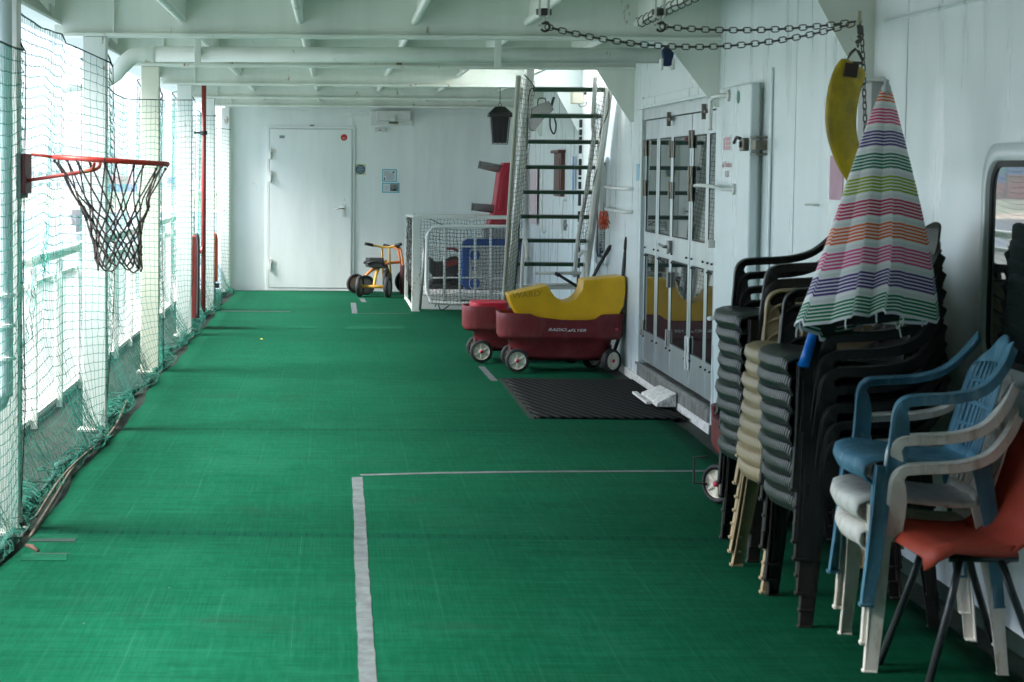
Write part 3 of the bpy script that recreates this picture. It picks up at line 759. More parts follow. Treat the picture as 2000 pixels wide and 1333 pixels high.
# ================================================================== BASKETBALL HOOP
YH = 8.0
c = P(217, 316, YH); rr = 0.225
t = thing('basketball_hoop', (P(48, 340, YH).x, YH, P(48, 380, YH).z), 'red metal basketball hoop with a grey cord net fixed to the nearest column', 'hoop')
pl = P(48, 378, YH); pt = P(48, 300, YH)
MB().box(pt.x-0.024, pt.x-0.004, YH-0.07, YH+0.12, pl.z-0.02, pt.z).put('back_board', mat('grey_green_board', (0.16, 0.20, 0.18), 0.6, var=0.3), t, bevel=0.003)
MB().box(pt.x-0.003, pt.x+0.012, YH-0.06, YH+0.11, pl.z, pt.z-0.002).put('mounting_plate', mat('maroon_plate', (0.10, 0.015, 0.015), 0.45), t, bevel=0.002)
tilt = 0.055
def hoop(a, r=rr, dz=0.0): return Vector((c.x+r*math.cos(a), YH+r*math.sin(a)*1.0, c.z+0.004-tilt*r*math.cos(a)+dz+0.0*math.sin(a)))
MB().tube([hoop(2*math.pi*k/48) for k in range(48)], 0.0105, 10, closed=True).put('rim', 'rim_red', t, smooth=True)
ar = MB()
ar.tube([P(62, 302, YH-0.05), P(112, 308, YH-0.05)], 0.006, 8); ar.tube([P(62, 302, YH+0.09), P(112, 308, YH+0.05)], 0.006, 8)
ar.tube(curve([P(54, 353, YH), P(110, 344, YH-0.03), P(165, 335, YH-0.08), P(180, 330, YH-0.12), P(184, 320, YH-0.16)], 5), 0.007, 8)
ar.tube(curve([P(54, 353, YH+0.02), P(120, 343, YH+0.03), P(176, 334, YH+0.08), P(192, 328, YH+0.13), P(196, 320, YH+0.18)], 5), 0.007, 8)
ar.put('brace', 'rim_red', t, smooth=True)
nt2 = MB(); N = 12; random.seed(4)
zt, zb3 = c.z-0.012, P(217, 520, YH).z
def rad(h): return interp([(0, 0.222), (0.28, 0.165), (0.5, 0.118), (0.8, 0.095), (1.0, 0.088)], h)
def npos(a, h, j=0.004):
    r = rad(h); z = zt+(zb3-zt)*h
    sx = c.x+0.008*h*4
    return Vector((sx+r*math.cos(a)+random.uniform(-j, j), YH+r*math.sin(a)+random.uniform(-j, j), z-tilt*r*math.cos(a)*(1-h)+random.uniform(-j, j)))
rows = [0.0, 0.42, 0.56, 0.68, 0.79, 0.90, 1.0]
knots = []
for k, h in enumerate(rows):
    off = 0.5*(k % 2); knots.append([npos(2*math.pi*(i+off)/N, h+random.uniform(-.02, .02)*(k > 0), 0.006) for i in range(N)])
for k in range(len(rows)-1):
    for i in range(N):
        a = knots[k][i]; off = k % 2
        for d in ((0, -1) if off == 0 else (0, 1)):
            b2 = knots[k+1][(i+d) % N]
            mid = (a+b2)/2; h = (rows[k]+rows[k+1])/2
            if k == 0:
                ctr = Vector((c.x, YH, mid.z)); ms = []
                for f in (0.25, 0.5, 0.75):
                    p = a.lerp(b2, f); q = p-Vector((c.x, YH, p.z)); r0 = rad(0.42*f)*0.98
                    q = q.normalized()*r0; ms.append(Vector((c.x+q.x, YH+q.y, p.z)))
                nt2.tube(curve([a, *ms, b2], 3), 0.0036, 5)
            else: nt2.tube([a, mid+Vector((0, 0, -0.004)), b2], 0.0040, 5)
        nt2.lathe(a, [(0.002, -0.007), (0.0065, -0.003), (0.0065, 0.003), (0.002, 0.007)], 6)
for i in range(N):
    p = knots[-1][i]; q = knots[-1][(i+1) % N] ; m_ = (p+q)/2-Vector((0, 0, 0.02))
    if i % 2 == 0: nt2.tube(curve([p, m_, q], 4), 0.0036, 5)
for i in range(N):
    p = hoop(2*math.pi*(i)/N); nt2.tube([p+Vector((math.cos(k)*0.0, 0.010*math.cos(k), 0.012*math.sin(k)-0.002)) for k in [j*1.05 for j in range(6)]], 0.0034, 5, closed=True)
nt2.put('cord_net', 'hoopnet', t, smooth=True)

# ================================================================== END WALL FITTINGS
def wallbox(u0, v0, u1, v1, d, Y=YB):
    a, b2 = P(u0, v0, Y), P(u1, v1, Y)
    return (min(a.x, b2.x), max(a.x, b2.x), Y-d, Y-0.0005, min(a.z, b2.z), max(a.z, b2.z))
t = thing('steel_door', P(606, 568, YB), 'wide white steel door with three side hinges in the end wall', 'door')
x0, x1_, _, _, z0, z1 = wallbox(528, 252, 686, 562, 0.02)
fr = MB()
fr.box(x0-0.045, x0-0.008, YB-0.02, YB-0.001, 0.03, z1+0.03).box(x1_+0.008, x1_+0.03, YB-0.02, YB-0.001, 0.03, z1+0.03).box(x0-0.045, x1_+0.03, YB-0.021, YB-0.002, z1+0.008, z1+0.034).box(x0-0.045, x1_+0.03, YB-0.024, YB-0.002, 0.014, 0.04)
fr.put('frame', 'back', t, bevel=0.002)
leaf = MB().box(x0, x1_, YB-0.028, YB-0.0005, 0.05, z1).put('leaf', 'back', t, bevel=0.004)
MB().box(x1_-0.013, x1_-0.010, YB-0.0295, YB-0.028, 0.05, z1).put('edge_seal', 'inkgrey', t)
for v in (300, 345, 517):
    p = P(530, v, YB); MB().box(p.x-0.022, p.x+0.004, YB-0.05, YB-0.021, p.z-0.07, p.z+0.07).tube([(p.x-0.009, YB-0.055, p.z-0.06), (p.x-0.009, YB-0.055, p.z+0.02)], 0.012, 8).box(p.x+0.004, p.x+0.05, YB-0.034, YB-0.0285, p.z-0.0, p.z+0.05).put('hinge', 'rusty', t)
p = P(671, 411, YB)
h = MB().box(p.x-0.02, p.x+0.02, YB-0.036, YB-0.028, p.z-0.08, p.z+0.07).put('handle_plate', 'white', t, bevel=0.003)
MB().tube([(p.x, YB-0.03, p.z+0.02), (p.x, YB-0.075, p.z+0.02), (p.x-0.10, YB-0.075, p.z+0.02)], 0.009, 8).put('handle', 'steel', h, smooth=True)
mb = MB(); a = wallbox(546, 265, 556, 270.5, 0.031); mb.box(a[0], a[1], a[2], YB-0.028, a[4], a[5]); mb.put('name_plate', 'inkgrey', t)
p = P(672, 269, YB); st = MB().lathe((p.x, YB-0.0285, p.z), [(0.0, 0.0), (0.04, 0.0), (0.04, -0.002), (0.0, -0.002)], 24, 'y').put('round_sticker', 'signred', t)
text('SL2', 0.026, (p.x, YB-0.031, p.z-0.012), (1, 0, 0), (0, 0, 1), 'inkwhite', st)
a = wallbox(605, 244, 614, 248.5, 0.006); MB().box(*a[:6]).put('number_plate', 'inkgrey', label='small grey plate on the end wall above the steel door', category='plate')
# blue round sign
a = wallbox(694, 321, 714, 342, 0.004); p = P(704, 331.5, YB)
t = thing('safety_sign', (p.x, YB, p.z), 'round blue safety notice on a pale yellow square beside the steel door', 'sign')
MB().box(*a).put('backing', 'signyellow', t)
MB().lathe((p.x, YB-0.0045, p.z), [(0.0, 0.0), (0.058, 0.0), (0.058, -0.002), (0.0, -0.002)], 28, 'y').put('disc', 'signblue', t)
for k, wd in enumerate((0.07, 0.06, 0.095, 0.07, 0.05)):
    z = p.z+0.034-k*0.017; mbb = MB(); x = p.x-wd/2
    random.seed(k)
    while x < p.x+wd/2:
        l = random.uniform(0.008, 0.02); mbb.box(x, min(x+l, p.x+wd/2), YB-0.0085, YB-0.007, z-0.003, z+0.003); x += l+0.005
    mbb.put('text_line', 'signyellow', t)
# posters
def poster(u0, v0, u1, v1, label, kind):
    a = wallbox(u0, v0, u1, v1, 0.004); t = thing('poster', ((a[0]+a[1])/2, YB, a[4]), label, 'poster')
    MB().box(*a).put('border', 'cyan', t)
    i = 0.011; x0, x1, z0, z1 = a[0]+i, a[1]-i, a[4]+i, a[5]-i
    MB().box(x0, x1, YB-0.006, YB-0.004, z0, z1).put('sheet', 'paper', t)
    if kind:
        ln = MB(); z = z1-0.015
        while z > z0+0.012:
            e = x1-0.06 if z > z1-0.04 else x1-0.01; s_ = x0+0.035 if z < z0+0.06 else x0+0.01
            ln.box(s_, e-random.uniform(0, .015), YB-0.0072, YB-0.006, z-0.0018, z+0.0018); z -= 0.0085
        ln.put('text_lines', 'inkgrey', t)
        MB().prism([(x1-0.05, z1-0.03), (x1-0.04, z1-0.014), (x1-0.022, z1-0.012), (x1-0.012, z1-0.026), (x1-0.03, z1-0.036)], 'y', YB-0.0075, YB-0.006).put('leaf_picture', mat('leaf_green', (0.06, 0.16, 0.03), 0.6, bs=0), t)
        MB().prism([(x0+0.008, z0+0.008), (x0+0.026, z0+0.008), (x0+0.02, z0+0.045), (x0+0.014, z0+0.045)], 'y', YB-0.0075, YB-0.006).put('small_picture', 'ink', t)
    else:
        cx = x0+0.045; cz = (z0+z1)/2
        MB().lathe((cx, YB-0.006, cz), [(0.0, 0.0), (0.038, 0.0), (0.038, -0.001), (0.0, -0.001)], 24, 'y').put('round_panel', 'inkgrey', t)
        MB().lathe((cx, YB-0.007, cz), [(0.0, 0.0), (0.036, 0.0), (0.036, -0.001), (0.0, -0.001)], 24, 'y').put('round_panel', 'paper', t)
        ln = MB()
        for k in range(5): ln.box(cx-0.018+0.002*(k % 2), cx+0.018-0.003*(k % 3), YB-0.0092, YB-0.008, cz+0.018-k*0.01, cz+0.021-k*0.01)
        ln.put('text_lines', 'inkgrey', t)
        MB().box(x0+0.085, x1-0.003, YB-0.0072, YB-0.006, z0+0.008, z1-0.002).put('photo_print', mat('photo_grey', (0.20, 0.24, 0.25), 0.5, var=0.6, scale=25, bs=0), t)
        MB().prism([(x0+0.09, z0+0.012), (x1-0.02, z0+0.012), (x1-0.03, z0+0.03), (x0+0.14, z0+0.04), (x0+0.11, z0+0.026)], 'y', YB-0.0085, YB-0.0074).put('photo_dark_shape', 'ink', t)
        MB().lathe((x0+0.135, YB-0.0076, z1-0.018), [(0.0, 0.0), (0.010, 0.0), (0.010, -0.001), (0.0, -0.001)], 12, 'y').put('photo_red_shape', 'signred', t)
poster(746.5, 331, 775, 355.5, 'upper cyan bordered paper notice with small print on the end wall', 1)
poster(746.5, 357.5, 780, 377, 'lower cyan bordered paper notice with a round panel and dark photo', 0)
# wall unit
t = thing('wall_heater', P(765, 240, YB), 'white wall unit with a recessed cover high on the end wall', 'heater')
a = wallbox(724, 217, 805, 246.5, 0.03); MB().box(*a).put('back_plate', 'white', t, bevel=0.004)
a = wallbox(734.5, 217, 801, 237, 0.14); MB().box(a[0], a[1], a[2], YB-0.031, a[4], a[5]).put('cover', 'white', t, bevel=0.006)
a = wallbox(763, 228, 771.5, 238, 0.17); MB().box(a[0], a[1], a[2], YB-0.141, a[4], a[5]).put('latch', 'white', t, bevel=0.004)
a = wallbox(759, 238.5, 777, 243, 0.16); MB().box(a[0], a[1], a[2], YB-0.10, a[4], a[5]).put('latch_bar', mat('olive_bar', (0.12, 0.12, 0.07), 0.6), t)
t = thing('sensor_box', P(742, 256, YB), 'small white sensor box below the wall heater', 'sensor')
a = wallbox(731, 250.5, 753, 258.5, 0.04); MB().box(*a).put('case', 'white', t, bevel=0.006)
a = wallbox(739, 253.8, 745, 255.5, 0.042); MB().box(a[0], a[1], a[2], YB-0.0405, a[4], a[5]).put('lens_slot', 'ink', t)

# ================================================================== DECKHOUSE WALL: doors, window, panel
def wz(v, Y): return P(1300, v, Y).z
t = thing('folding_glass_doors', (WX, (DY0+DY1)/2, 0), 'five leaf folding aluminium and glass doors in the deckhouse wall', 'door')
XF = WX+0.012
bd = [14.10, 13.54, 12.98, 12.27, 11.73, 11.43]
head = MB().box(XF-0.015, XF+0.03, DY0, DY1, 1.86, DZ1-0.001).put('head_rail', 'alu', t, bevel=0.002)
MB().box(XF-0.03, XF+0.05, DY0+0.001, DY1-0.001, DZ0-0.07, DZ0+0.018).put('threshold', 'aludark', t, bevel=0.003)
sg = MB()
for k in range(3): sg.box(XF-0.045+0.012*k, XF-0.036+0.012*k, DY0+0.01, DY1-0.01, DZ0+0.012, DZ0+0.030-0.003*k)
sg.put('track', 'aludark', t)
for i in range(5):
    y1, y0 = bd[i]-0.006, bd[i+1]+0.006
    dep = XF+0.003*(i % 2)
    leaf = MB()
    st_, z0, z1 = 0.047, DZ0+0.045, 1.855
    leaf.box(dep, dep+0.034, y0, y0+st_, z0, z1).box(dep, dep+0.034, y1-st_, y1, z0, z1)
    for (a, b2) in ((z0, z0+0.21), (0.93, 1.08), (z1-0.13, z1)):
        leaf.box(dep+0.001, dep+0.033, y0+st_+0.0005, y1-st_-0.0005, a, b2)
    lf = leaf.put('door_leaf', 'alu', t, bevel=0.002)
    for (a, b2) in ((z0+0.21, 0.93), (1.08, z1-0.13)):
        MB().box(dep+0.004, dep+0.008, y0+st_+0.001, y1-st_-0.001, a+0.001, b2-0.001).put('pane', 'glass', lf)
        sl2 = MB(); e = 0.009
        sl2.box(dep+0.0012, dep+0.0038, y0+st_+0.001, y0+st_+e, a+0.001, b2-0.001).box(dep+0.0012, dep+0.0038, y1-st_-e, y1-st_-0.001, a+0.001, b2-0.001)
        sl2.box(dep+0.0014, dep+0.0038, y0+st_+e, y1-st_-e, a+0.001, a+e).box(dep+0.0014, dep+0.0038, y0+st_+e, y1-st_-e, b2-e, b2-0.001)
        sl2.put('seal', 'seal', lf)
    kb = MB()
    for yy in (y0+st_+0.03, y1-st_-0.03):
        for zz in (0.945, 1.0): kb.tube([(dep-0.0, yy, zz-0.03), (dep-0.010, yy, zz-0.03)], 0.007, 6)
    for yy in (y0+st_+0.03, y1-st_-0.03): kb.tube([(dep, yy, z0+0.17), (dep-0.010, yy, z0+0.17)], 0.007, 6)
    kb.put('bolts', 'seal', lf)
def hinge(Y, z, wide, m1='hinge'):
    a = MB()
    for s_ in ((-1, 1) if wide else (-1,)):
        a.box(XF-0.006, XF-0.001, Y+s_*0.045-0.025, Y+s_*0.045+0.025, z-0.055, z+0.055)
        a.box(XF-0.010, XF-0.0062, Y+s_*0.04-0.02, Y+s_*0.04+0.02, z-0.01, z+0.05)
    a.tube([(XF-0.010, Y, z-0.055), (XF-0.010, Y, z+0.055)], 0.009, 8)
    a.put('hinge', m1, t, bevel=0.002)
for (Y, v, wd) in ((14.10, 290, 1), (13.0, 292, 0), (12.27, 272, 1), (12.27, 342, 1), (12.27, 376, 1), (14.10, 368, 1), (13.0, 372, 0)):
    hinge(Y, wz(v, Y), wd)
hinge(14.1, wz(640, 14.1), 1, 'steel'); hinge(13.0, wz(660, 13.0), 0, 'steel'); hinge(12.27, wz(675, 12.27), 1, 'white'); hinge(12.27, wz(705, 12.27), 1, 'white')
for (Y, z) in ((12.98, wz(233, 12.98)), (11.75, wz(218, 11.75))):
    MB().obox((XF-0.02, Y, z), 0.01, 0.07, 0.010).obox((XF-0.025, Y, z), 0.012, 0.012, 0.045).put('top_latch', 'hinge', t, bevel=0.002)
zc2 = 1.015
MB().obox((XF-0.015, 12.98-0.04, zc2), 0.012, 0.02, 0.04).tube([(XF-0.03, 12.94, zc2), (XF-0.05, 12.94, zc2), (XF-0.05, 13.12, zc2+0.01)], 0.010, 8).put('lever_handle', 'steel', t, smooth='auto')
MB().obox((XF-0.012, 12.95, 0.80), 0.010, 0.018, 0.05).put('lock_case', 'steel', t, bevel=0.002)
# jambs
MB().box(WX-0.012, WX-0.0005, DY1, DY1+0.10, 0.06, 2.02).put('jamb', 'wall', t, bevel=0.003)
MB().box(WX-0.035, WX-0.0005, DY0, DY1+0.16, 1.935, 1.955).box(WX-0.015, WX-0.0005, DY0, DY1+0.02, 1.956, 2.01).put('drip_rail', 'wall', t, bevel=0.003)
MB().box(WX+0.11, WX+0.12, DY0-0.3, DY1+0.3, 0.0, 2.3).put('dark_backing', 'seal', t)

# steel weathertight door folded open against the wall
t = thing('steel_door', (WX-0.06, 10.4, 0), 'thick white weathertight door swung open flat against the deckhouse wall', 'door')
XD = 2.085
zt_ = 1.955
MB().box(XD, XD+0.05, 10.14, 10.96, 0.11, zt_).put('leaf', 'wall', t, bevel=0.012)
MB().box(XD+0.051, WX-0.001, 10.18, 10.92, 0.14, zt_-0.03).put('rear_rim', 'beam', t)
MB().box(WX-0.014, WX-0.0005, 9.93, 9.99, 0.10, 2.02).put('frame_edge', 'wall', t, bevel=0.006)
sgn = MB().box(XD-0.0025, XD-0.0002, 10.60, 10.83, P(1417, 296, 10.7).z, P(1417, 264, 10.7).z).put('notice', 'paper', t)
zc_ = P(1417, 280, 10.55).z
for k in range(3): MB().box(XD-0.004, XD-0.0026, 10.62, 10.75, zc_-0.034+k*0.024, zc_-0.014+k*0.024).put('notice_panel', 'pink', sgn)
MB().box(XD-0.004, XD-0.0026, 10.77, 10.81, zc_-0.034, zc_+0.03).put('notice_text', 'pink', sgn)
MB().lathe((XD-0.0005, 10.44, P(1437, 190, 10.44).z), [(0, 0), (0.034, 0), (0.034, -0.002), (0, -0.002)], 24, 'x').put('green_badge', 'signgreen', t)
text('ij Suite', 0.045, (XD-0.0012, 10.70, P(1418, 322, 10.7).z), (0, -1, 0), (0, 0, 1), 'pink', t, 'handwriting', sx=2.2)
text('13', 0.05, (XD-0.0012, 10.70, P(1418, 341, 10.7).z), (0, -1, 0), (0, 0, 1), 'pink', t, 'handwriting', sx=2.0)
z = P(1410, 366, 10.6).z
MB().tube(curve([(XD-0.03, 11.5, z+0.0), (XD-0.05, 11.2, z+0.004), (XD-0.05, 10.75, z), (XD-0.045, 10.60, z-0.01), (XD-0.0, 10.50, z-0.01)], 5), 0.010, 8).lathe((XD, 10.5, z-0.01), [(0.0, -0.012), (0.03, -0.01), (0.03, 0.0), (0, 0)], 14, 'x').put('closing_bar', 'white', t, smooth='auto')
za, zb4 = P(1402, 190, 10.9).z, P(1400, 255, 10.9).z
MB().tube(curve([(XD, 10.68, za+0.0), (XD-0.05, 10.76, za+0.0), (XD-0.05, 10.92, za-0.01), (XD-0.05, 10.95, za-0.06), (XD-0.05, 10.95, zb4)], 5), 0.013, 8).lathe((XD, 10.68, za), [(0.0, -0.016), (0.032, -0.014), (0.032, 0.0), (0, 0)], 14, 'x').put('dog_lever', 'white', t, smooth='auto')
zk = P(1443, 281, 9.9).z
lt = MB().obox((XD-0.015, 10.20, zk), 0.015, 0.05, 0.033).put('lock_body', 'hinge', t, bevel=0.006)
MB().lathe((XD-0.03, 10.20, zk), [(0, -0.012), (0.016, -0.010), (0.016, 0), (0, 0)], 12, 'x').put('lock_knob', 'black', lt)
MB().tube(curve([(XD-0.03, 10.22, zk+0.03), (XD-0.04, 10.27, zk+0.035), (XD-0.04, 10.33, zk+0.01)], 4), 0.009, 6).put('lock_lever', 'black', lt, smooth=True)
MB().box(XD+0.0, WX-0.001, 9.995, 10.11, zk-0.03, zk+0.02).box(XD+0.0, WX-0.001, 9.995, 10.13, zk+0.03, zk+0.04).box(XD, WX-0.001, 9.995, 10.13, zk-0.055, zk-0.045).put('lock_bracket', 'hinge', t, bevel=0.003)
zr = P(1388, 477, 11.0).z
MB().obox((XD-0.02, 11.02, zr), 0.02, 0.03, 0.022).put('latch_socket', 'rusty', t, bevel=0.005)
MB().tube([(XD+0.03, 11.05, P(1385, 622, 11).z), (XD-0.03, 10.98, P(1385, 622, 11).z)], 0.012, 8).put('stop_pin', 'white', t)

# windows
def rrect(y0, y1, z0, z1, r, n=8):
    pts = []
    for cy, cz, a0 in ((y1-r, z1-r, 0), (y0+r, z1-r, 90), (y0+r, z0+r, 180), (y1-r, z0+r, 270)):
        for k in range(n+1):
            a = R(a0+90*k/n); pts.append((cy+r*math.cos(a), cz+r*math.sin(a)))
    return pts
def window(y0, y1, z0, z1, label, r=0.12, fw=0.05, X=WX):
    t = thing('window', (X, (y0+y1)/2, z0), label, 'window')
    o, i_ = rrect(y0, y1, z0, z1, r), rrect(y0+fw, y1-fw, z0+fw, z1-fw, r*0.75)
    n = len(o); vs = []
    for (a, q) in ((o, X), (o, X-0.025), (i_, X-0.03), (i_, X-0.002)):
        vs += [(q, p[0], p[1]) for p in a]
    MB().add(vs, [(k*n+j, k*n+(j+1) % n, (k+1)*n+(j+1) % n, (k+1)*n+j) for k in range(3) for j in range(n)]).put('frame', 'wall', t, smooth='auto')
    g = rrect(y0+fw*0.98, y1-fw*0.98, z0+fw*0.98, z1-fw*0.98, r*0.75)
    MB().prism(g, 'x', X-0.012, X-0.0005).put('pane', 'glass', t)
    g2 = rrect(y0+fw+0.022, y1-fw-0.022, z0+fw+0.022, z1-fw-0.022, r*0.6); g1 = rrect(y0+fw+0.001, y1-fw-0.001, z0+fw+0.001, z1-fw-0.001, r*0.74)
    vs = [(X-0.016, p[0], p[1]) for p in g1]+[(X-0.016, p[0], p[1]) for p in g2]+[(X-0.0122, p[0], p[1]) for p in g2]
    MB().add(vs, [(k*n+j, k*n+(j+1) % n, (k+1)*n+(j+1) % n, (k+1)*n+j) for k in range(2) for j in range(n)]).put('gasket', 'seal', t, smooth='auto')
wy = W(1928, 500).y
window(5.55, wy, 0.83, 1.60, 'large dark window with rounded corners in the wall above the blue chair', 0.13, 0.055)
window(15.75, 16.5, 0.75, 1.62, 'narrow looking rounded window in the wall beyond the stairs', 0.11)
# rail and rope bits by the far window
t = thing('grab_rail', (WX-0.05, 15, 1.3), 'two white horizontal grab rails on the wall between far window and glass doors', 'handrail')
for v in (367, 411):
    z = P(1210, v, 15.1).z; MB().tube(curve([(WX, 15.75, z+0.01), (WX-0.05, 15.7, z), (WX-0.05, 15.3, z-0.005), (WX-0.05, 14.65, z-0.005), (WX, 14.55, z)], 5), 0.012, 8).put('rail_bar', 'white', t, smooth=True)
# small blue label on wall
a = W(1243, 348); MB().box(WX-0.016, WX-0.0125, 14.2, 14.32, a.z-0.02, a.z+0.10).put('wall_label', mat('pale_blue_label', (0.30, 0.50, 0.62), 0.5), label='small pale blue label on the jamb left of the glass doors', category='label')
# gloves
gp = P(1179, 428, 15.6)
t = thing('work_gloves', gp, 'orange and white work gloves hanging on a string beside the stairs', 'gloves')
MB().tube([gp+Vector((0, 0, 0.13)), gp+Vector((0.0, 0, 0.05))], 0.003, 5).put('string', 'rope', t)
for s_ in (-1, 1):
    g = MB(); g.tube(curve([gp+Vector((0.012*s_, 0, 0.06)), gp+Vector((0.018*s_, 0, 0.02)), gp+Vector((0.014*s_, 0, -0.03))], 4), [0.013, 0.016, 0.018, 0.02, 0.021, 0.022, 0.021, 0.02, 0.018], 8)
    for f in range(4): g.tube([gp+Vector((0.014*s_+(f-1.5)*0.010, 0, -0.03)), gp+Vector((0.014*s_+(f-1.5)*0.016, 0, -0.085+0.008*abs(f-1.5)))], [0.007, 0.005], 6)
    g.tube([gp+Vector((0.03*s_, 0, 0.0)), gp+Vector((0.05*s_, 0, -0.04))], [0.007, 0.005], 6)
    g.put('glove', 'glove', t, smooth=True)
# cable conduits upper right
mb = MB()
for dv in (0, 6):
    a, b2 = W(1728, 38+dv, WX-0.006), W(1960, -18+dv, WX-0.006); mb.tube([a, b2], 0.005, 6)
mb.put('cable_conduit', 'wall', label='pair of thin painted conduits running along the upper wall near the camera', category='conduit')
t = thing('wall_box', (WX-0.04, 7.6, 1.3), 'shallow painted cable box on the wall behind the umbrella tip', 'box')
a, b2 = W(1712, 160, WX-0.03), W(1680, 380, WX-0.03)
MB().box(WX-0.05, WX-0.0005, a.y, a.y+0.20, b2.z-0.1, a.z).put('case', 'lightgrey', t, bevel=0.006)
MB().box(WX-0.09, WX-0.0005, a.y-0.02, a.y+0.25, a.z+0.001, a.z+0.018).put('lid', 'white', t, bevel=0.004)
a = W(1628, 350); MB().box(WX-0.003, WX-0.0005, a.y-0.17, a.y+0.06, a.z-0.09, a.z+0.10).put('pink_notice', mat('pink_paper', (0.55, 0.32, 0.40), 0.6), label='faded pink paper notice on the wall behind the yellow swing seat', category='notice')
a = W(1600, 401); MB().tube([a, a+Vector((-0.02, 0, 0)), a+Vector((-0.03, 0.14, 0.0))], 0.005, 6).put('wall_hook', 'rusty', label='small rusty wall hook between open door and umbrella', category='hook')

# ================================================================== things on the wall behind the stairs
p = W(1101, 300); y = p.y
t = thing('wooden_box', (WX, y, p.z-0.4), 'tall narrow dark red wooden box on the wall behind the stairs', 'box')
zt1, zb1 = W(1101, 300).z, W(1101, 384).z
MB().box(WX-0.06, WX-0.001, y-0.3, y+0.3, zb1, zt1).put('case', 'wood', t, bevel=0.004)
MB().box(WX-0.09, WX-0.001, y-0.34, y+0.34, zt1+0.001, zt1+0.03).put('lid', 'wood', t, bevel=0.004)
MB().box(WX-0.066, WX-0.0605, y-0.24, y+0.24, zb1+0.06, zt1-0.05).put('front_panel', 'wood', t, bevel=0.002)
t = thing('recessed_wall_door', (WX, 19.4, 0), 'white painted side door with long grab bars seen behind the stairs', 'door')
MB().box(WX-0.02, WX-0.001, 18.2, 20.6, 0.15, 2.0).put('leaf', 'wall', t, bevel=0.005)
for u, va, vb in ((1060, 330, 450), (1098, 392, 470)):
    a, b2 = W(u, va, WX-0.06), W(u, vb, WX-0.06)
    MB().tube(curve([(WX-0.02, a.y, a.z), (WX-0.06, a.y, a.z-0.02), (WX-0.06, a.y, b2.z+0.02), (WX-0.02, a.y, b2.z)], 5), 0.012, 8).put('grab_bar', 'white', t, smooth=True)
a = W(1043, 380, WX-0.021); MB().box(WX-0.024, WX-0.0212, a.y-0.35, a.y+0.35, a.z-0.32, a.z+0.3).put('pink_streak', mat('pink_streaks', (0.60, 0.50, 0.52), 0.6, var=0.2, scale=12, vec=(1, 1, 0.1)), t)
a = W(1120, 340, WX-0.021); MB().box(WX-0.024, WX-0.0212, a.y-0.06, a.y+0.06, a.z-0.16, a.z+0.16).put('blue_label', mat('blue_text_label', (0.12, 0.22, 0.50), 0.6), t)
a = W(1104, 440, WX-0.03); MB().obox((WX-0.03, a.y, a.z), 0.01, 0.1, 0.012).obox((WX-0.035, a.y, a.z), 0.012, 0.02, 0.05).put('door_handle', 'steel', t, bevel=0.003)
dk = MB(); random.seed(2)
yy = W(1136, 300).y; z = 0.3
while z < 1.9:
    l = random.uniform(0.02, 0.12); dk.box(WX-0.024, WX-0.001, yy-0.02, yy+0.02, z, z+l); z += l+random.uniform(0.01, 0.05)
dk.put('door_gasket', 'black', label='broken black strip of rubber seal on the wall right of the wooden box', category='seal')
# floodlight + fixture
p = P(1062, 225, 18.2)
t = thing('floodlight', p, 'grey wedge shaped floodlight with a looped cable behind the upper stair treads', 'floodlight')
fl = [P(1022, 222, 18.2), P(1032, 252, 18.2), P(1042, 257, 18.2), P(1058, 235, 18.2), P(1080, 215, 18.2), P(1070, 198, 18.2), P(1052, 205, 18.2)]
MB().prism([(q.x, q.z) for q in fl], 'y', 18.1, 18.3).put('housing', 'grey', t, bevel=0.006)
MB().tube(curve([P(1074, 228, 18.15), P(1075, 250, 18.15), P(1082, 262, 18.15), P(1086, 245, 18.15), P(1080, 222, 18.15)], 5), 0.008, 6).put('cable', 'black', t, smooth=True)
MB().tube(curve([P(1050, 208, 18.2), P(1052, 194, 18.2), P(1064, 193, 18.2), P(1066, 202, 18.2)], 4), 0.006, 6).put('bracket', 'greytube', t, smooth=True)
MB().tube(curve([P(1076, 212, 18.2), P(1079, 200, 18.2), P(1082, 190, 18.2)], 4), 0.012, 8).put('gland', 'tread', t, smooth=True)
t = thing('lamp_box', P(1133, 195, 16.6), 'square white junction box with a round switch beside the top of the stairs', 'lamp')
a, b2 = P(1117, 173, 16.6), P(1150, 203, 16.6)
MB().box(a.x, a.x+0.09, 16.55, 16.70, b2.z, a.z).put('case', mat('yellowed_white', (0.55, 0.52, 0.40), 0.5), t, bevel=0.006)
MB().box(a.x+0.092, b2.x, 16.56, 16.69, b2.z+0.005, a.z-0.002).put('front_cover', 'white', t, bevel=0.004)
q = P(1143, 183, 16.56); MB().lathe((q.x, 16.56, q.z), [(0, 0), (0.012, 0), (0.012, -0.008), (0, -0.008)], 14, 'y').put('switch', 'black', t)
MB().tube(curve([P(1130, 203, 16.55), P(1134, 209, 16.55), P(1144, 206, 16.55), P(1146, 200, 16.55)], 4), 0.005, 6).put('cable', 'grey', t, smooth=True)
a = P(1106, 222, 19.0)
MB().box(a.x-0.02, a.x+0.02, 19.0, 19.03, P(1106, 265, 19).z, P(1106, 224, 19).z).put('green_tag', 'signgreen', label='green painted strip hanging behind the upper stair treads', category='strip')
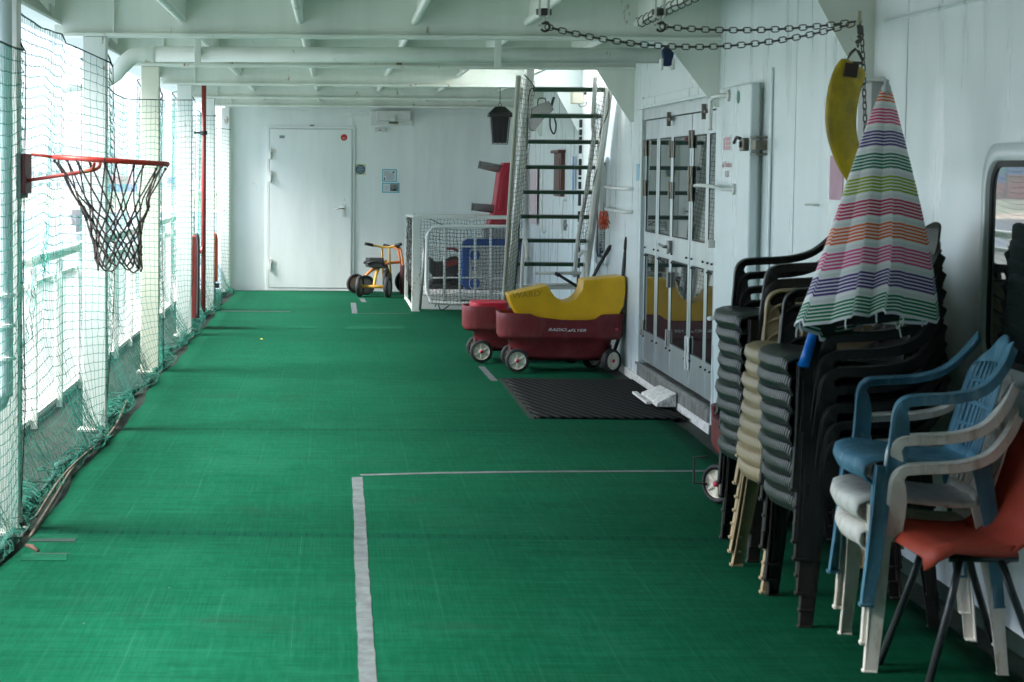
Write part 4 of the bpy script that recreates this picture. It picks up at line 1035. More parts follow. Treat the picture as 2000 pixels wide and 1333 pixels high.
# insect lantern
YL = 19.0
p = P(976, 245, YL); sc = F_PX/YL
t = thing('hanging_lantern', (p.x, YL, P(976, 282, YL).z), 'black slatted lantern shaped insect trap hanging from the ceiling left of the stairs', 'lantern')
zA, zB, zC, zD = P(976, 282, YL).z, P(976, 229, YL).z, P(976, 221, YL).z, P(976, 209, YL).z
zH = P(976, 180, YL).z
def sq(h, z, c=p): return [(c.x-h, YL-h, z), (c.x+h, YL-h, z), (c.x+h, YL+h, z), (c.x-h, YL+h, z)]
def frust(mb, h0, z0, h1, z1):
    return mb.add(sq(h0, z0)+sq(h1, z1), [(3, 2, 1, 0), (4, 5, 6, 7), (0, 1, 5, 4), (1, 2, 6, 5), (2, 3, 7, 6), (3, 0, 4, 7)])
frust(MB(), 0.060, zA+0.01, 0.080, zB).put('inner_tube', 'seal', t)
cg = MB()
for k in range(17):
    f = k/16; h = 0.070+0.022*f; z = zA+(zB-zA)*f; r_ = 0.0035
    cg.box(p.x-h, p.x+h, YL-h, YL-h+0.006, z-r_, z+r_).box(p.x-h, p.x-h+0.006, YL-h+0.006, YL+h, z-r_, z+r_).box(p.x+h-0.006, p.x+h, YL-h+0.006, YL+h, z-r_, z+r_)
for f in (-1, -0.33, 0.33, 1):
    cg.tube([(p.x+0.070*f, YL-0.072, zA), (p.x+0.092*f, YL-0.094, zB)], 0.004, 5)
cg.put('cage', 'black', t)
rf2 = MB(); frust(rf2, 0.112, zB, 0.108, zC); frust(rf2, 0.105, zC, 0.045, zD); rf2.put('roof_cap', 'black', t, bevel=0.003)
hk = MB(); hk.tube([(p.x+0.016*math.cos(k*math.pi/6), YL, zD+0.016+0.016*math.sin(k*math.pi/6)) for k in range(12)], 0.003, 5, closed=True)
hk.tube([(p.x, YL, zD+0.03), (p.x, YL, zH+0.05)], 0.004, 5); hk.box(p.x-0.03, p.x+0.03, YL-0.02, YL+0.02, zH+0.04, zH+0.05)
hk.put('hanger', 'chain', t)

# ================================================================== STAIRS
t = thing('ship_stairs', (1.78, 16.6, 0), 'steep white ship stairs with dark green treads rising to the deck above', 'stairs')
XL, XR = 1.495, 2.045
def sy(z): return 15.35+(2.14-z)*0.74
k = 0
for z in [2.335-0.1985*i for i in range(12)]:
    if z < 0.15: break
    y = sy(z); xl = XL-0.012*(2.14-z)
    MB().box(xl, xl+0.55, y-0.01, y+0.17, z-0.028, z).put('tread', 'tread' if z > 0.6 else 'rusty', t, bevel=0.003)
    tp = MB(); xq = xl+0.01
    while xq < xl+0.54: tp.box(xq, xq+0.008, y-0.012, y+0.02, z, z+0.006); xq += 0.016
    tp.put('anti_slip_nosing', 'grey', t)
for s_, x in ((-1, XL-0.002), (1, XR+0.012)):
    pts = [(x-0.012*(2.14-z) if True else x, sy(z), z) for z in (0.0, 2.75)]
    a, b2 = Vector(pts[0]), Vector(pts[1])
    mb = MB()
    x0, x1 = (a.x-0.062, a.x-0.002) if s_ < 0 else (a.x, a.x+0.045)
    dx = b2.x-a.x
    mb.add([(x0, a.y-0.05, 0), (x1, a.y-0.05, 0), (x1, a.y+0.16, 0), (x0, a.y+0.16, 0), (x0+dx, b2.y-0.05, 2.75), (x1+dx, b2.y-0.05, 2.75), (x1+dx, b2.y+0.16, 2.75), (x0+dx, b2.y+0.16, 2.75)],
           [(0, 3, 2, 1), (4, 5, 6, 7), (0, 1, 5, 4), (1, 2, 6, 5), (2, 3, 7, 6), (3, 0, 4, 7)])
    mb.put('stringer', 'white', t, bevel=0.004)
hl_ = [P(1013, 150, 14.75), P(1003, 300, 15.25), P(993, 450, 15.75), P(984, 600, 16.2)]
MB().tube(curve(hl_, 4), 0.020, 10).put('handrail', mat('weathered_rail', (0.42, 0.42, 0.36), 0.5, rust=0.3), t, smooth=True)
hr_ = [P(1163, 150, 15.2), P(1158, 245, 15.6), P(1160, 268, 15.6), P(1146, 370, 15.9), P(1130, 460, 16.1), P(1122, 540, 16.3)]
MB().tube(curve(hr_, 4), 0.018, 10).put('handrail', 'white', t, smooth=True)
hr2 = [P(1190, 165, 15.0), P(1176, 280, 15.1), P(1164, 350, 15.3), P(1150, 470, 15.6)]
MB().tube(curve(hr2, 4), 0.016, 10).put('handrail', 'white', t, smooth=True)
low = MB(); low.tube(curve([P(1030, 505, 15.8), P(1028, 480, 15.8), P(1024, 470, 15.9), P(1020, 520, 15.9), P(1018, 590, 16.0)], 4), 0.016, 8)
low.tube(curve([P(1130, 500, 15.8), P(1140, 492, 15.8), P(1147, 510, 15.8), P(1146, 580, 15.9)], 4), 0.016, 8)
low.tube([P(1045, 534, 16.0), P(1135, 534, 16.0)], 0.013, 8); low.tube([P(1045, 556, 16.1), P(1135, 556, 16.1)], 0.010, 8)
low.put('foot_frame', 'rusty', t, smooth=True)
# side netting on the stairs
def patch_net(mb, A, B, C_, D, nu, nv, r, wob=0.01, seed=1):
    """net stretched over the quad A-B (top) to D-C (bottom)"""
    random.seed(seed)
    g = [[None]*(nv+1) for _ in range(nu+1)]
    for i in range(nu+1):
        for j in range(nv+1):
            u, v = i/nu, j/nv
            p = A.lerp(B, u).lerp(D.lerp(C_, u), v)
            p = p+Vector((random.uniform(-wob, wob), random.uniform(-wob, wob), random.uniform(-wob, wob)-wob*2*math.sin(math.pi*u)))
            g[i][j] = p
    for i in range(nu+1): strand(mb, g[i], r)
    for j in range(nv+1): strand(mb, [g[i][j] for i in range(nu+1)], r)
t2 = thing('stair_net', (1.4, 15.5, 0.5), 'grey rope net laced between the left handrail and the stairs', 'net')
mb = MB(); patch_net(mb, hl_[0]+Vector((0, 0, 0.0)), P(1045, 160, 15.3), P(1008, 575, 16.6), hl_[3], 10, 50, 0.0022, 0.004)
mb.put('mesh', 'greynet', t2)
rp = MB(); rp.tube(curve([P(1024, 146, 15.2), P(1044, 172, 15.25), P(1033, 186, 15.3), P(1028, 305, 15.7), P(1022, 335, 15.8), P(1014, 440, 16.1), P(1012, 500, 16.2), P(1002, 590, 16.5)], 5), 0.005, 5)
rp.put('lacing_rope', 'darkrope', t2)
t2 = thing('stair_net', (2.1, 15.5, 0.5), 'grey rope net laced along the right side of the stairs', 'net')
mb = MB(); patch_net(mb, P(1168, 165, 15.2), P(1189, 175, 15.0), P(1152, 470, 15.7), P(1128, 480, 16.2), 8, 36, 0.0022, 0.004, 3); mb.put('mesh', 'greynet', t2)
rp = MB(); rp.tube(curve([P(1190, 178, 15.0), P(1187, 220, 15.0), P(1172, 260, 15.1), P(1175, 300, 15.15), P(1160, 355, 15.3), P(1164, 380, 15.4)], 5), 0.005, 5); rp.put('lacing_rope', 'rope', t2)

# ================================================================== GOALS
YG = 21.0
a, b2 = P(815, 420, YG), P(815, 606, YG); xr = P(1010, 420, YG).x; zt2 = a.z
t = thing('football_goal', (1.3, YG, 0), 'rusty white box shaped football goal frame with grey netting', 'goal')
MB().box(a.x-0.05, a.x+0.035, YG-0.04, YG+0.04, 0.012, zt2-0.04).put('post', 'rusty', t, bevel=0.004)
MB().box(a.x-0.05, xr, YG-0.03, YG+0.03, zt2-0.04, zt2).put('crossbar', 'rusty', t, bevel=0.004)
YGB = 22.9
ab = P(795, 421, YGB)
MB().box(ab.x-0.02, ab.x+0.02, YGB-0.02, YGB+0.02, 0.012, ab.z).put('rear_post', 'rusty', t, bevel=0.004)
MB().tube([(ab.x, YGB, ab.z), (a.x-0.03, YG, zt2-0.02)], 0.018, 8).tube([(ab.x, YGB, 0.03), (a.x-0.03, YG, 0.03)], 0.018, 8).put('side_rail', 'rusty', t, smooth=True)
MB().tube([(ab.x, YGB, ab.z), (xr, YGB, ab.z)], 0.016, 8).put('rear_rail', 'rusty', t, smooth=True)
mb = MB()
patch_net(mb, Vector((ab.x, YGB, ab.z)), Vector((a.x-0.03, YG, zt2)), Vector((a.x-0.03, YG, 0.28)), Vector((ab.x, YGB, 0.25)), 26, 20, 0.0024, 0.012, 5)
patch_net(mb, Vector((a.x, YG, zt2)), Vector((xr, YG, zt2)), Vector((xr, YG-0.02, 0.12)), Vector((a.x, YG, 0.2)), 30, 24, 0.0020, 0.010, 6)
patch_net(mb, P(838, 446, YG-.46), P(990, 446, YG-.46), P(990, 592, YG-.46), P(838, 592, YG-.46), 22, 20, 0.0021, 0.008, 8)
mb.tube(curve([P(840, 428, YG-.05), P(870, 441, YG-.05), P(905, 443, YG-.05), P(930, 440, YG-.05), P(960, 448, YG-.05), P(985, 432, YG-.05)], 5), 0.005, 5)
mb.put('goal_net', 'pennet', t)
mb = MB(); mb.tube(curve([P(850, 600, YG-.1), P(854, 588, YG-.1), P(862, 606, YG-.1), P(885, 592, YG-.1), P(905, 587, YG-.1), P(940, 592, YG-.1), P(985, 590, YG-.1)], 5), 0.006, 5)
mb.put('loose_rope', 'darkrope', t)
YK = 20.6
t = thing('barrier_frame', (1.3, YK, 0), 'white tubular barrier with rounded corners leaning inside the football goal', 'barrier')
pts = [P(990, 443, YK), P(862, 443, YK), P(845, 447, YK), P(835, 460, YK), P(834, 480, YK), P(833, 560, YK), P(840, 580, YK), P(856, 592, YK), P(990, 594, YK)]
MB().tube(curve(pts, 5), 0.020, 10).put('outer_tube', 'white', t, smooth=True)
mb = MB()
for u in (868, 898, 928, 958): mb.tube([P(u, 446, YK), P(u, 590, YK)], 0.013, 8)
mb.put('upright_bars', 'white', t, smooth=True)
mb = MB()
for v in (482, 543): mb.tube([P(836, v, YK+.02), P(990, v, YK+.02)], 0.009, 8)
mb.put('cross_bars', 'white', t, smooth=True)
MB().tube([P(829, 468, YK+.05), P(827, 520, YK+.05), P(820, 606, YK+.05)], 0.015, 8).put('prop_leg', 'steel', t, smooth=True)
mb = MB(); a, b2 = P(822, 572, 21.3), P(1000, 608, 21.3)
mb.box(a.x, 1.95, 21.25, 22.6, 0.012, a.z); mb.put('platform', 'white', bevel=0.01, label='low white plinth that the barrier and toys stand on', category='platform')
# toy panel on the plinth
zpl = a.z; YT = 21.9
t = thing('activity_toy', (1.5, YT, zpl), 'blue and grey plastic play panel with three round blue holes', 'toy')
a, b2 = P(903, 467, YT), P(1000, 571, YT)
o = rrect(a.x, b2.x+0.12, zpl, a.z, 0.08); MB().prism([(q[0], q[1]) for q in o], 'y', YT, YT+0.14).put('body', 'toyblue', t, bevel=0.012)
a2, b3 = P(917, 484, YT), P(1000, 566, YT); o = rrect(a2.x, b3.x+0.08, b3.z, a2.z, 0.05)
MB().prism([(q[0], q[1]) for q in o], 'y', YT-0.02, YT-0.001).put('front_plate', 'lightgrey', t, bevel=0.008)
for v, r_ in ((499, 0.055), (524, 0.028), (554, 0.055)):
    q = P(927, v, YT-0.02); MB().lathe((q.x, YT-0.0205, q.z), [(0, 0), (r_, 0), (r_*1.02, -0.006), (r_*0.7, -0.007), (r_*0.6, -0.004), (0, -0.004)], 20, 'y').put('round_dial', 'toyblue', t, smooth='auto')
# toy motorbike behind bars
t = thing('toy_motorbike', (1.15, 22.1, zpl), 'dark ride-on toy motorbike with red trim behind the barrier', 'toy')
q = lambda u, v: P(u, v, 22.1)
MB().prism([(q(u, v).x, q(u, v).z) for u, v in ((838, 500), (850, 512), (865, 510), (880, 502), (893, 500), (900, 512), (898, 530), (880, 545), (850, 548), (838, 530))], 'y', 22.0, 22.2).put('body', 'black', t, bevel=0.02)
MB().prism([(q(u, v).x, q(u, v).z) for u, v in ((862, 512), (895, 506), (897, 514), (868, 522))], 'y', 21.97, 22.23).put('side_trim', mat('dull_red', (0.22, 0.02, 0.02), 0.5), t, bevel=0.006)
for u in (855, 885):
    c_ = q(u, 552); MB().lathe((c_.x, 22.1, c_.z), [(0.03, -0.04), (0.09, -0.035), (0.10, 0), (0.09, 0.035), (0.03, 0.04)], 18, 'y').put('wheel', 'rubber', t, smooth='auto')
MB().tube([q(872, 486), q(885, 486), q(897, 491)], 0.014, 8).put('handlebar', mat('dull_red', (0.22, 0.02, 0.02), 0.5), t, smooth=True)
c_ = q(868, 565); MB().box(c_.x-0.18, c_.x+0.2, 21.95, 22.25, zpl+0.001, zpl+0.05).put('base', 'black', t, bevel=0.01)
# red children's table on its side
YQ = 22.4
t = thing('play_table', (1.65, YQ, zpl), 'red plastic play table turned on its side with grey legs sticking out', 'table')
q = lambda u, v: P(u, v, YQ)
poly = [(985, 318), (998, 318), (1012, 330), (1008, 445), (952, 445), (964, 416), (970, 380), (976, 335)]
MB().prism([(q(u, v).x, q(u, v).z) for u, v in poly], 'y', YQ, YQ+0.5).put('top', 'redplastic', t, bevel=0.015)
MB().prism([(q(u, v).x, q(u, v).z) for u, v in ((980, 350), (988, 330), (992, 330), (980, 410), (972, 410))], 'y', YQ-0.02, YQ-0.001).put('rib', 'redplastic', t, bevel=0.006)
for (u0, v0, u1, v1) in ((936, 322, 980, 331), (922, 404, 968, 409)):
    a, b2 = P(u0, v0, YQ+0.1), P(u1, v1, YQ+0.1); d = (b2-a)
    lg = MB().tube([a, a.lerp(b2, 0.15), b2], [0.040, 0.044, 0.050], 14).put('leg', 'grey', t, smooth='auto')
    MB().tube([a-d*0.03, a+d*0.03], 0.046, 14).put('foot_cap', 'grey', lg, smooth='auto')
mb = MB(); a, b2 = q(960, 446), q(1000, 446); mb.box(a.x-0.1, 1.95, YQ-0.1, YQ+0.15, zpl+0.001, a.z); mb.put('storage_crate', 'lightgrey', bevel=0.01, label='grey crate on the plinth hidden below the red play table', category='crate')

# ================================================================== TRICYCLES
def trike(name, label, loc, rot, frame_m, s):
    t = thing(name, (0, 0, 0), label, 'tricycle', 'childrens tricycles by the end wall')
    # local: y forward = towards the front wheel, x right
    def wheel(x, y, r, nm):
        wo = MB().lathe((x, y, r), [(r*0.72, -0.022), (r*0.95, -0.022), (r, -0.010), (r, 0.010), (r*0.95, 0.022), (r*0.72, 0.022)], 26, 'x').put(nm, 'rubber', t, smooth='auto')
        MB().lathe((x, y, r), [(0, -0.012), (r*0.25, -0.016), (r*0.72, -0.010), (r*0.72, 0.010), (r*0.25, 0.016), (0, 0.012)], 20, 'x').put('rim', 'grey', wo, smooth='auto')
    wheel(-0.17*s, -0.32*s, 0.125*s, 'wheel'); wheel(0.17*s, -0.32*s, 0.125*s, 'wheel'); wheel(0, 0.30*s, 0.155*s, 'wheel')
    MB().tube([(-0.155*s, -0.32*s, 0.125*s), (0.155*s, -0.32*s, 0.125*s)], 0.020*s, 10).put('rear_axle', frame_m, t, smooth=True)
    MB().tube(curve([(0, -0.32*s, 0.13*s), (0, -0.20*s, 0.28*s), (0, 0.02*s, 0.38*s), (0, 0.22*s, 0.40*s)], 6), 0.018*s, 10).put('main_tube', frame_m, t, smooth=True)
    fk = MB()
    for x in (-0.045, 0.045): fk.tube([(x*s, 0.30*s, 0.155*s), (x*s, 0.24*s, 0.36*s), (x*s, 0.20*s, 0.56*s)], 0.013*s, 8)
    fk.put('fork', frame_m, t, smooth=True)
    hb = MB().tube(curve([(-0.19*s, 0.10*s, 0.60*s), (-0.10*s, 0.17*s, 0.58*s), (0, 0.20*s, 0.565*s), (0.10*s, 0.17*s, 0.58*s), (0.19*s, 0.10*s, 0.60*s)], 5), 0.012*s, 8).put('handlebar', frame_m, t, smooth=True)
    for x in (-1, 1): MB().tube([(x*0.22*s, 0.075*s, 0.61*s), (x*0.14*s, 0.135*s, 0.59*s)], 0.019*s, 10).put('grip', 'black', hb, smooth=True)
    def seat(u, v):
        a = (u-0.5)*2; w = 0.11*(1-0.45*v); return Vector((a*w*s, (-0.24+0.27*v)*s, (0.37-0.03*a*a+0.06*(1-v)**3)*s))
    MB().grid(seat, 8, 8).put('seat', 'black', t, smooth=True, solid=0.02)
    MB().obox((0, -0.215*s, 0.40*s), 0.09*s, 0.012, 0.06*s).put('seat_back', 'black', t, bevel=0.02)
    t.location = loc; t.rotation_euler = (0, 0, rot); return t
g0 = G(750, 582)
trike('tricycle', 'yellow tricycle in front of the other, its two rear wheels towards the camera', (G(742, 575).x, 23.55, 0.013), R(-16), 'trikeyellow', 1.0)
trike('tricycle', 'orange tricycle half hidden beside the goal, leaning at the end wall', (0.58, 23.9, 0.013), R(-70), 'orange', 0.95)
q = P(790, 522, 23.9)
MB().lathe((q.x, 23.9, 0.013), [(0.05, 0), (0.055, 0.0), (0.055, q.z), (0.04, q.z+0.01)], 14).put('maroon_bin', mat('dark_maroon', (0.07, 0.012, 0.015), 0.5), label='small dark maroon bin between the tricycles and the goal', category='bin', smooth='auto')

# ================================================================== WAGONS
def wagon_mesh(name, label, script=True, seat=None, hub_blank=False):
    """pull-along wagon, local: length along x, width along y, front left at -x"""
    t = thing(name, (0, 0, 0), label, 'wagon', 'red toy wagons')
    L, Wd = 0.94, 0.42
    def outline(hx, hy, n=2.9, k=40):
        pts = []
        for i in range(k):
            a = 2*math.pi*i/k; ca, sa = math.cos(a), math.sin(a)
            pts.append((hx*abs(ca)**(2/n)*(1 if ca >= 0 else -1), hy*abs(sa)**(2/n)*(1 if sa >= 0 else -1)))
        return pts
    K = 48
    def ztop(x):   # raised ends, lower middle
        return 0.435-0.045*(1/(1+math.exp(-(x+0.18)/0.012)))*(1/(1+math.exp((x-0.26)/0.012)))-0.0
    secs = [(0.33, 0.14, 0.085, 4), (0.36, 0.155, 0.12, 4), (0.385, 0.17, 0.235, 4), (0.452, 0.20, 0.245, 4.0), (0.466, 0.208, 0.27, 4.2), (0.468, 0.21, 0.385, 4.2), (0.470, 0.212, 'top', 4.2), (0.452, 0.195, 'top', 4.2), (0.44, 0.185, 0.36, 4.2), (0.35, 0.15, 0.16, 4)]
    vs = []
    for hx, hy, z, n in secs:
        for (x, y) in outline(hx, hy, n, K):
            vs.append((x, y, ztop(x) if z == 'top' else z))
    fs = [(i*K+j, i*K+(j+1) % K, (i+1)*K+(j+1) % K, (i+1)*K+j) for i in range(len(secs)-1) for j in range(K)]
    fs += [list(range(K))[::-1], [(len(secs)-1)*K+j for j in range(K)]]
    tub = MB().add(vs, fs).put('tub', 'maroon', t, smooth='auto')
    ax = MB(); ax.tube([(-0.33, -0.19, 0.09), (-0.33, 0.19, 0.09)], 0.012, 8); ax.tube([(0.30, -0.17, 0.09), (0.30, 0.17, 0.09)], 0.012, 8)
    ax.box(-0.37, -0.29, -0.10, 0.10, 0.10, 0.18); ax.box(0.24, 0.38, -0.10, 0.10, 0.10, 0.2)
    ax.put('axle', mat('dark_maroon_plastic', (0.06, 0.010, 0.012), 0.5), t)
    for (x, y, rz) in ((-0.33, -0.205, 0), (-0.33, 0.205, 0), (0.37, -0.165, R(38)), (0.27, 0.165, R(38))):
        rot = Matrix.Rotation(rz, 3, 'Z'); r_ = 0.088
        wh = MB().lathe((x, y, r_), [(r_*0.74, -0.026), (r_*0.93, -0.026), (r_, -0.016), (r_, 0.016), (r_*0.93, 0.026), (r_*0.74, 0.026)], 30, 'y', rot).put('wheel', 'rubber', t, smooth='auto')
        rim = MB().lathe((x, y, r_), [(0, -0.022), (r_*0.2, -0.024), (r_*0.22, -0.014), (r_*0.64, -0.012), (r_*0.70, -0.022), (r_*0.75, -0.022), (r_*0.75, 0.022), (r_*0.70, 0.022), (r_*0.64, 0.012), (r_*0.22, 0.014), (0, 0.024)], 30, 'y', rot)
        for k in range(6):
            a = k*math.pi/3
            for sgn_ in (-1, 1):
                c0 = Vector((math.sin(a)*r_*0.42, sgn_*0.015, math.cos(a)*r_*0.42))
                m_ = Matrix.Rotation(a, 3, 'Y'); n0 = len(rim.v); rim.box(-0.008, 0.008, -0.004, 0.004, -r_*0.24, r_*0.24)
                for q_ in range(n0, len(rim.v)): rim.v[q_] = Vector((x, y, r_))+rot @ (c0+m_ @ rim.v[q_])
        ro = rim.put('rim', 'wheelwhite', wh, smooth='auto')
        MB().lathe((x, y, r_), [(0, -0.032), (0.012, -0.031), (0.014, -0.022), (0.014, 0.022), (0.012, 0.031), (0, 0.032)], 12, 'y', rot).put('hub_cap', 'hub', wh, smooth='auto')
    if seat:
        sm = MB(); o = outline(0.15, 0.165, 4, 32)
        sm.add([(p_[0]-0.26, p_[1], 0.30) for p_ in o]+[(p_[0]-0.26, p_[1], 0.455) for p_ in o]+[(p_[0]*0.93-0.26, p_[1]*0.93, 0.468) for p_ in o]+[(p_[0]*0.7-0.26, p_[1]*0.7, 0.455) for p_ in o],
               [(i*32+j, i*32+(j+1) % 32, (i+1)*32+(j+1) % 32, (i+1)*32+j) for i in range(3) for j in range(32)]+[[96+j for j in range(32)]])
        sm.put('inner_seat', 'redplastic', t, smooth='auto')
    if script:
        y_ = -0.2165
        text('RADIO', 0.030, (-0.040, y_+0.003, 0.318), (1, 0, 0), (0, 0, 1), 'inkwhite', t, 'lettering', shear=0.35, sx=1.45)
        text('FLYER', 0.030, (0.115, y_+0.003, 0.314), (1, 0, 0), (0, 0, 1), 'inkwhite', t, 'lettering', shear=0.35, sx=1.45)
        MB().add([(0.028, y_-0.0025, 0.305), (0.062, y_-0.0025, 0.309), (0.052, y_-0.0025, 0.322), (0.047, y_-0.0025, 0.313), (0.028, y_-0.0018, 0.305), (0.062, y_-0.0018, 0.309), (0.052, y_-0.0018, 0.322), (0.047, y_-0.0018, 0.313)],
                 [(0, 1, 2, 3), (7, 6, 5, 4), (0, 4, 5, 1), (1, 5, 6, 2), (2, 6, 7, 3), (3, 7, 4, 0)]).put('wagon_emblem', 'inkwhite', t)
    MB().lathe((0.40, -0.214, 0.325), [(0, -0.006), (0.010, -0.005), (0.012, 0), (0, 0)], 12, 'y').put('side_button', 'hub', t)
    return t
def wagon_handle(t, pts):
    """pulling handle with a loop grip, world points relative to the wagon"""
    pts = [Vector(p_) for p_ in pts]
    MB().tube(curve(pts, 4), 0.014, 8).put('pull_handle', 'black', t, smooth=True)
    d = (pts[-1]-pts[-2]).normalized(); side = Vector((0.35, 0.94, 0)); e = pts[-1]
    lp = [e, e+side*0.028+d*0.03, e+side*0.032+d*0.08, e+side*0.02+d*0.105, e-side*0.02+d*0.105, e-side*0.032+d*0.08, e-side*0.028+d*0.03]
    MB().tube(lp, 0.011, 8, closed=True).put('grip_loop', 'black', t, smooth=True)

wag = wagon_mesh('toy_wagon', 'maroon wagon carrying the yellow foam boat in front of the glass doors')
YW = 14.90
cx_ = (P(970, 650, 14.7).x+P(1226, 650, 14.7).x)/2
wagon_handle(wag, [(0.42, 0.0, 0.16), (0.455, -0.02, 0.30), (0.455, -0.03, 0.45), (0.468, -0.03, 0.75), (0.480, -0.03, 0.89)])
wag.location = (cx_, YW, 0.013)
wag2 = wagon_mesh('toy_wagon', 'maroon wagon with a bright red inner seat, mostly hidden behind the boat wagon', script=False, seat=True)
wagon_handle(wag2, [(0.40, 0.0, 0.16), (0.44, 0.04, 0.36), (0.50, 0.05, 0.50), (0.58, 0.05, 0.70), (0.64, 0.05, 0.81)])
wag2.location = (P(905, 640, 15.5).x+0.465, 15.62, 0.013)
wag3 = wagon_mesh('toy_wagon', 'red wagon half hidden beyond the chair stacks, one white wheel showing', script=False)
MB().tube(curve([(-0.30, 0.10, 0.40), (-0.26, 0.25, 0.40)], 3), 0.01, 6).put('side_strap', 'black', wag3)
hd = [(0.33, 0.18, 0.09), (0.33, 0.235, 0.10), (0.33, 0.285, 0.16)]
MB().tube([(0.30, 0.215, 0.08), (0.30, 0.275, 0.085), (0.30, 0.275, 0.20), (0.30, 0.215, 0.205)], 0.006, 6).put('wire_bracket', 'black', wag3)
wag3.location = (1.90, 8.66, 0.013); wag3.rotation_euler = (0, 0, R(90))
# leaning spare handle
t = thing('tow_handle', P(1100, 560, 15.95), 'loose black wagon handle resting across the foot of the stairs', 'handle')
a, b2 = P(1140, 568, 15.95), P(1092, 538, 15.95)
MB().tube([a, b2], 0.012, 8).put('bar', 'black', t, smooth=True)
MB().tube([b2, P(1084, 534, 15.95)], [0.018, 0.014], 8).put('grip', 'black', t, smooth=True)

# ================================================================== YELLOW FOAM BOAT
YF = 14.735
t = thing('foam_boat', (cx_, YF+0.15, 0.4), 'yellow vinyl foam rocking boat with a round bite taken out of its top', 'foam toy')
poly = [(993, 577), (1000, 598), (1012, 618), (1030, 634), (1195, 635), (1207, 620), (1218, 598), (1222, 572), (1222, 541), (1215, 540), (1140, 548)]
bite = [(1140, 552), (1137, 566), (1130, 578), (1120, 587), (1108, 591), (1095, 588), (1084, 580), (1076, 569), (1070, 558)]
top = [(1070, 560)]
pts2 = poly+bite
q = lambda u, v: P(u, v, YF)
outl = [(q(u, v).x, q(u, v).z) for u, v in pts2]
# prism with the far side offset so the piece has its real thickness of about 0.28 m
mb = MB(); n = len(outl); ya, yb = YF, YF+0.34
import bmesh
bm = bmesh.new(); vv = [bm.verts.new((p_[0], ya, p_[1])) for p_ in outl]
fc = bm.faces.new(vv); ex = bmesh.ops.extrude_face_region(bm, geom=[fc])
bmesh.ops.translate(bm, verts=[g_ for g_ in ex['geom'] if isinstance(g_, bmesh.types.BMVert)], vec=(0, yb-ya, 0))
bmesh.ops.recalc_face_normals(bm, faces=bm.faces)
bmesh.ops.triangulate(bm, faces=[f_ for f_ in bm.faces if len(f_.verts) > 4])
mb.v = [v_.co.copy() for v_ in bm.verts]; bm.verts.index_update(); mb.f = [[v_.index for v_ in f_.verts] for f_ in bm.faces]; bm.free()
mb.put('foam_block', 'yellow', t, bevel=0.008)
c_ = P(1030, 576, YF); text("WARD'", 0.062, (c_.x, YF-0.0005, c_.z), (1, 0, 0.10), (0, 0, 1), mat('faded_marker', (0.22, 0.12, 0.01), 0.6, bs=0), t, 'handwriting', sx=1.15) if False else None
M['marker'] = mat('faded_marker', (0.38, 0.21, 0.01), 0.6, bs=0)
text("WARD'", 0.060, (c_.x, YF-0.0005, c_.z), (1, 0, 0.10), (0, 0, 1), 'marker', t, 'handwriting', sx=1.15)

# ================================================================== MAT, TAPE, WEDGE
mt = MB(); X0, X1, Ya, Yb = 1.20, 2.12, 11.93, 14.18
mt.grid(lambda u, v: (X0+(X1-X0)*u, Ya+(Yb-Ya)*v, 0.024+0.0015*math.sin(v*9+u*3)), 20, 40)
mt.put('door_mat', 'mat', smooth=True, solid=0.009, label='black ribbed rubber mat on the deck in front of the glass doors', category='mat')
MB().box(1.168, 1.199, 11.9, 14.22, 0.0135, 0.0165).put('bare_deck_strip', 'deckpaint', kind='structure')
def tape(pts, w, label):
    mb = MB(); pts = [Vector(p_) for p_ in pts]; out = []
    tot = []
    for a, b2 in zip(pts, pts[1:]):
        n = max(2, int((b2-a).length/0.06))
        for k in range(n): tot.append(a.lerp(b2, k/n))
    tot.append(pts[-1]); random.seed(int(w*1000))
    vs = []
    for i, p_ in enumerate(tot):
        d = (tot[min(i+1, len(tot)-1)]-tot[max(i-1, 0)]).normalized(); s_ = Vector((d.y, -d.x, 0))
        vs += [p_-s_*(w/2+random.uniform(-.002, .002)), p_+s_*(w/2+random.uniform(-.002, .002))]
    mb.add([(v_.x, v_.y, cz(v_.x, v_.y)+0.0018) for i, v_ in enumerate(vs)], [(2*i, 2*i+1, 2*i+3, 2*i+2) for i in range(len(tot)-1)])
    return mb.put('floor_tape', 'tape', label=label, category='tape')
tape([G(697, 928, .02), G(703, 1010, .02), G(706, 1100, .02), G(712, 1200, .02), G(719, 1340, .02), G(735, 1600, .02)], 0.052, 'grey tape line running towards the camera on the green matting')
tape([G(704, 924, .02), G(860, 921, .02), G(1090, 919, .02), G(1400, 917, .02)], 0.05, 'grey tape line crossing the matting towards the chair stacks')
tape([G(940, 713, .02), G(966, 741, .02)], 0.05, 'short grey tape strip on the matting left of the door mat')
tape([G(690, 591, .02), G(693, 611, .02)], 0.06, 'short grey tape strip on the matting near the tricycles')
tape([G(706, 583, .02), G(712, 590, .02)], 0.06, 'tiny grey tape strip under the front tricycle')
tape([G(694, 611, .02), G(800, 611.5, .02)], 0.03, 'thin faded tape line from the tricycles to the goal post')
wp = G(1298, 775, 0.03)
t = thing('door_wedge', (wp.x, wp.y, 0.03), 'flaking white wooden ramp block lying on the mat by the threshold', 'wedge')
a = Vector((1.98, 12.75, 0.033))
MB().add([(2.005, 12.40, .034), (2.13, 12.40, .034), (2.13, 13.05, .034), (2.005, 13.05, .034), (2.01, 12.40, .06), (2.13, 12.40, .125), (2.13, 13.02, .11), (2.01, 13.05, .055)],
         [(0, 3, 2, 1), (4, 5, 6, 7), (0, 1, 5, 4), (1, 2, 6, 5), (2, 3, 7, 6), (3, 0, 4, 7)]).put('block', 'flake', t, bevel=0.006)
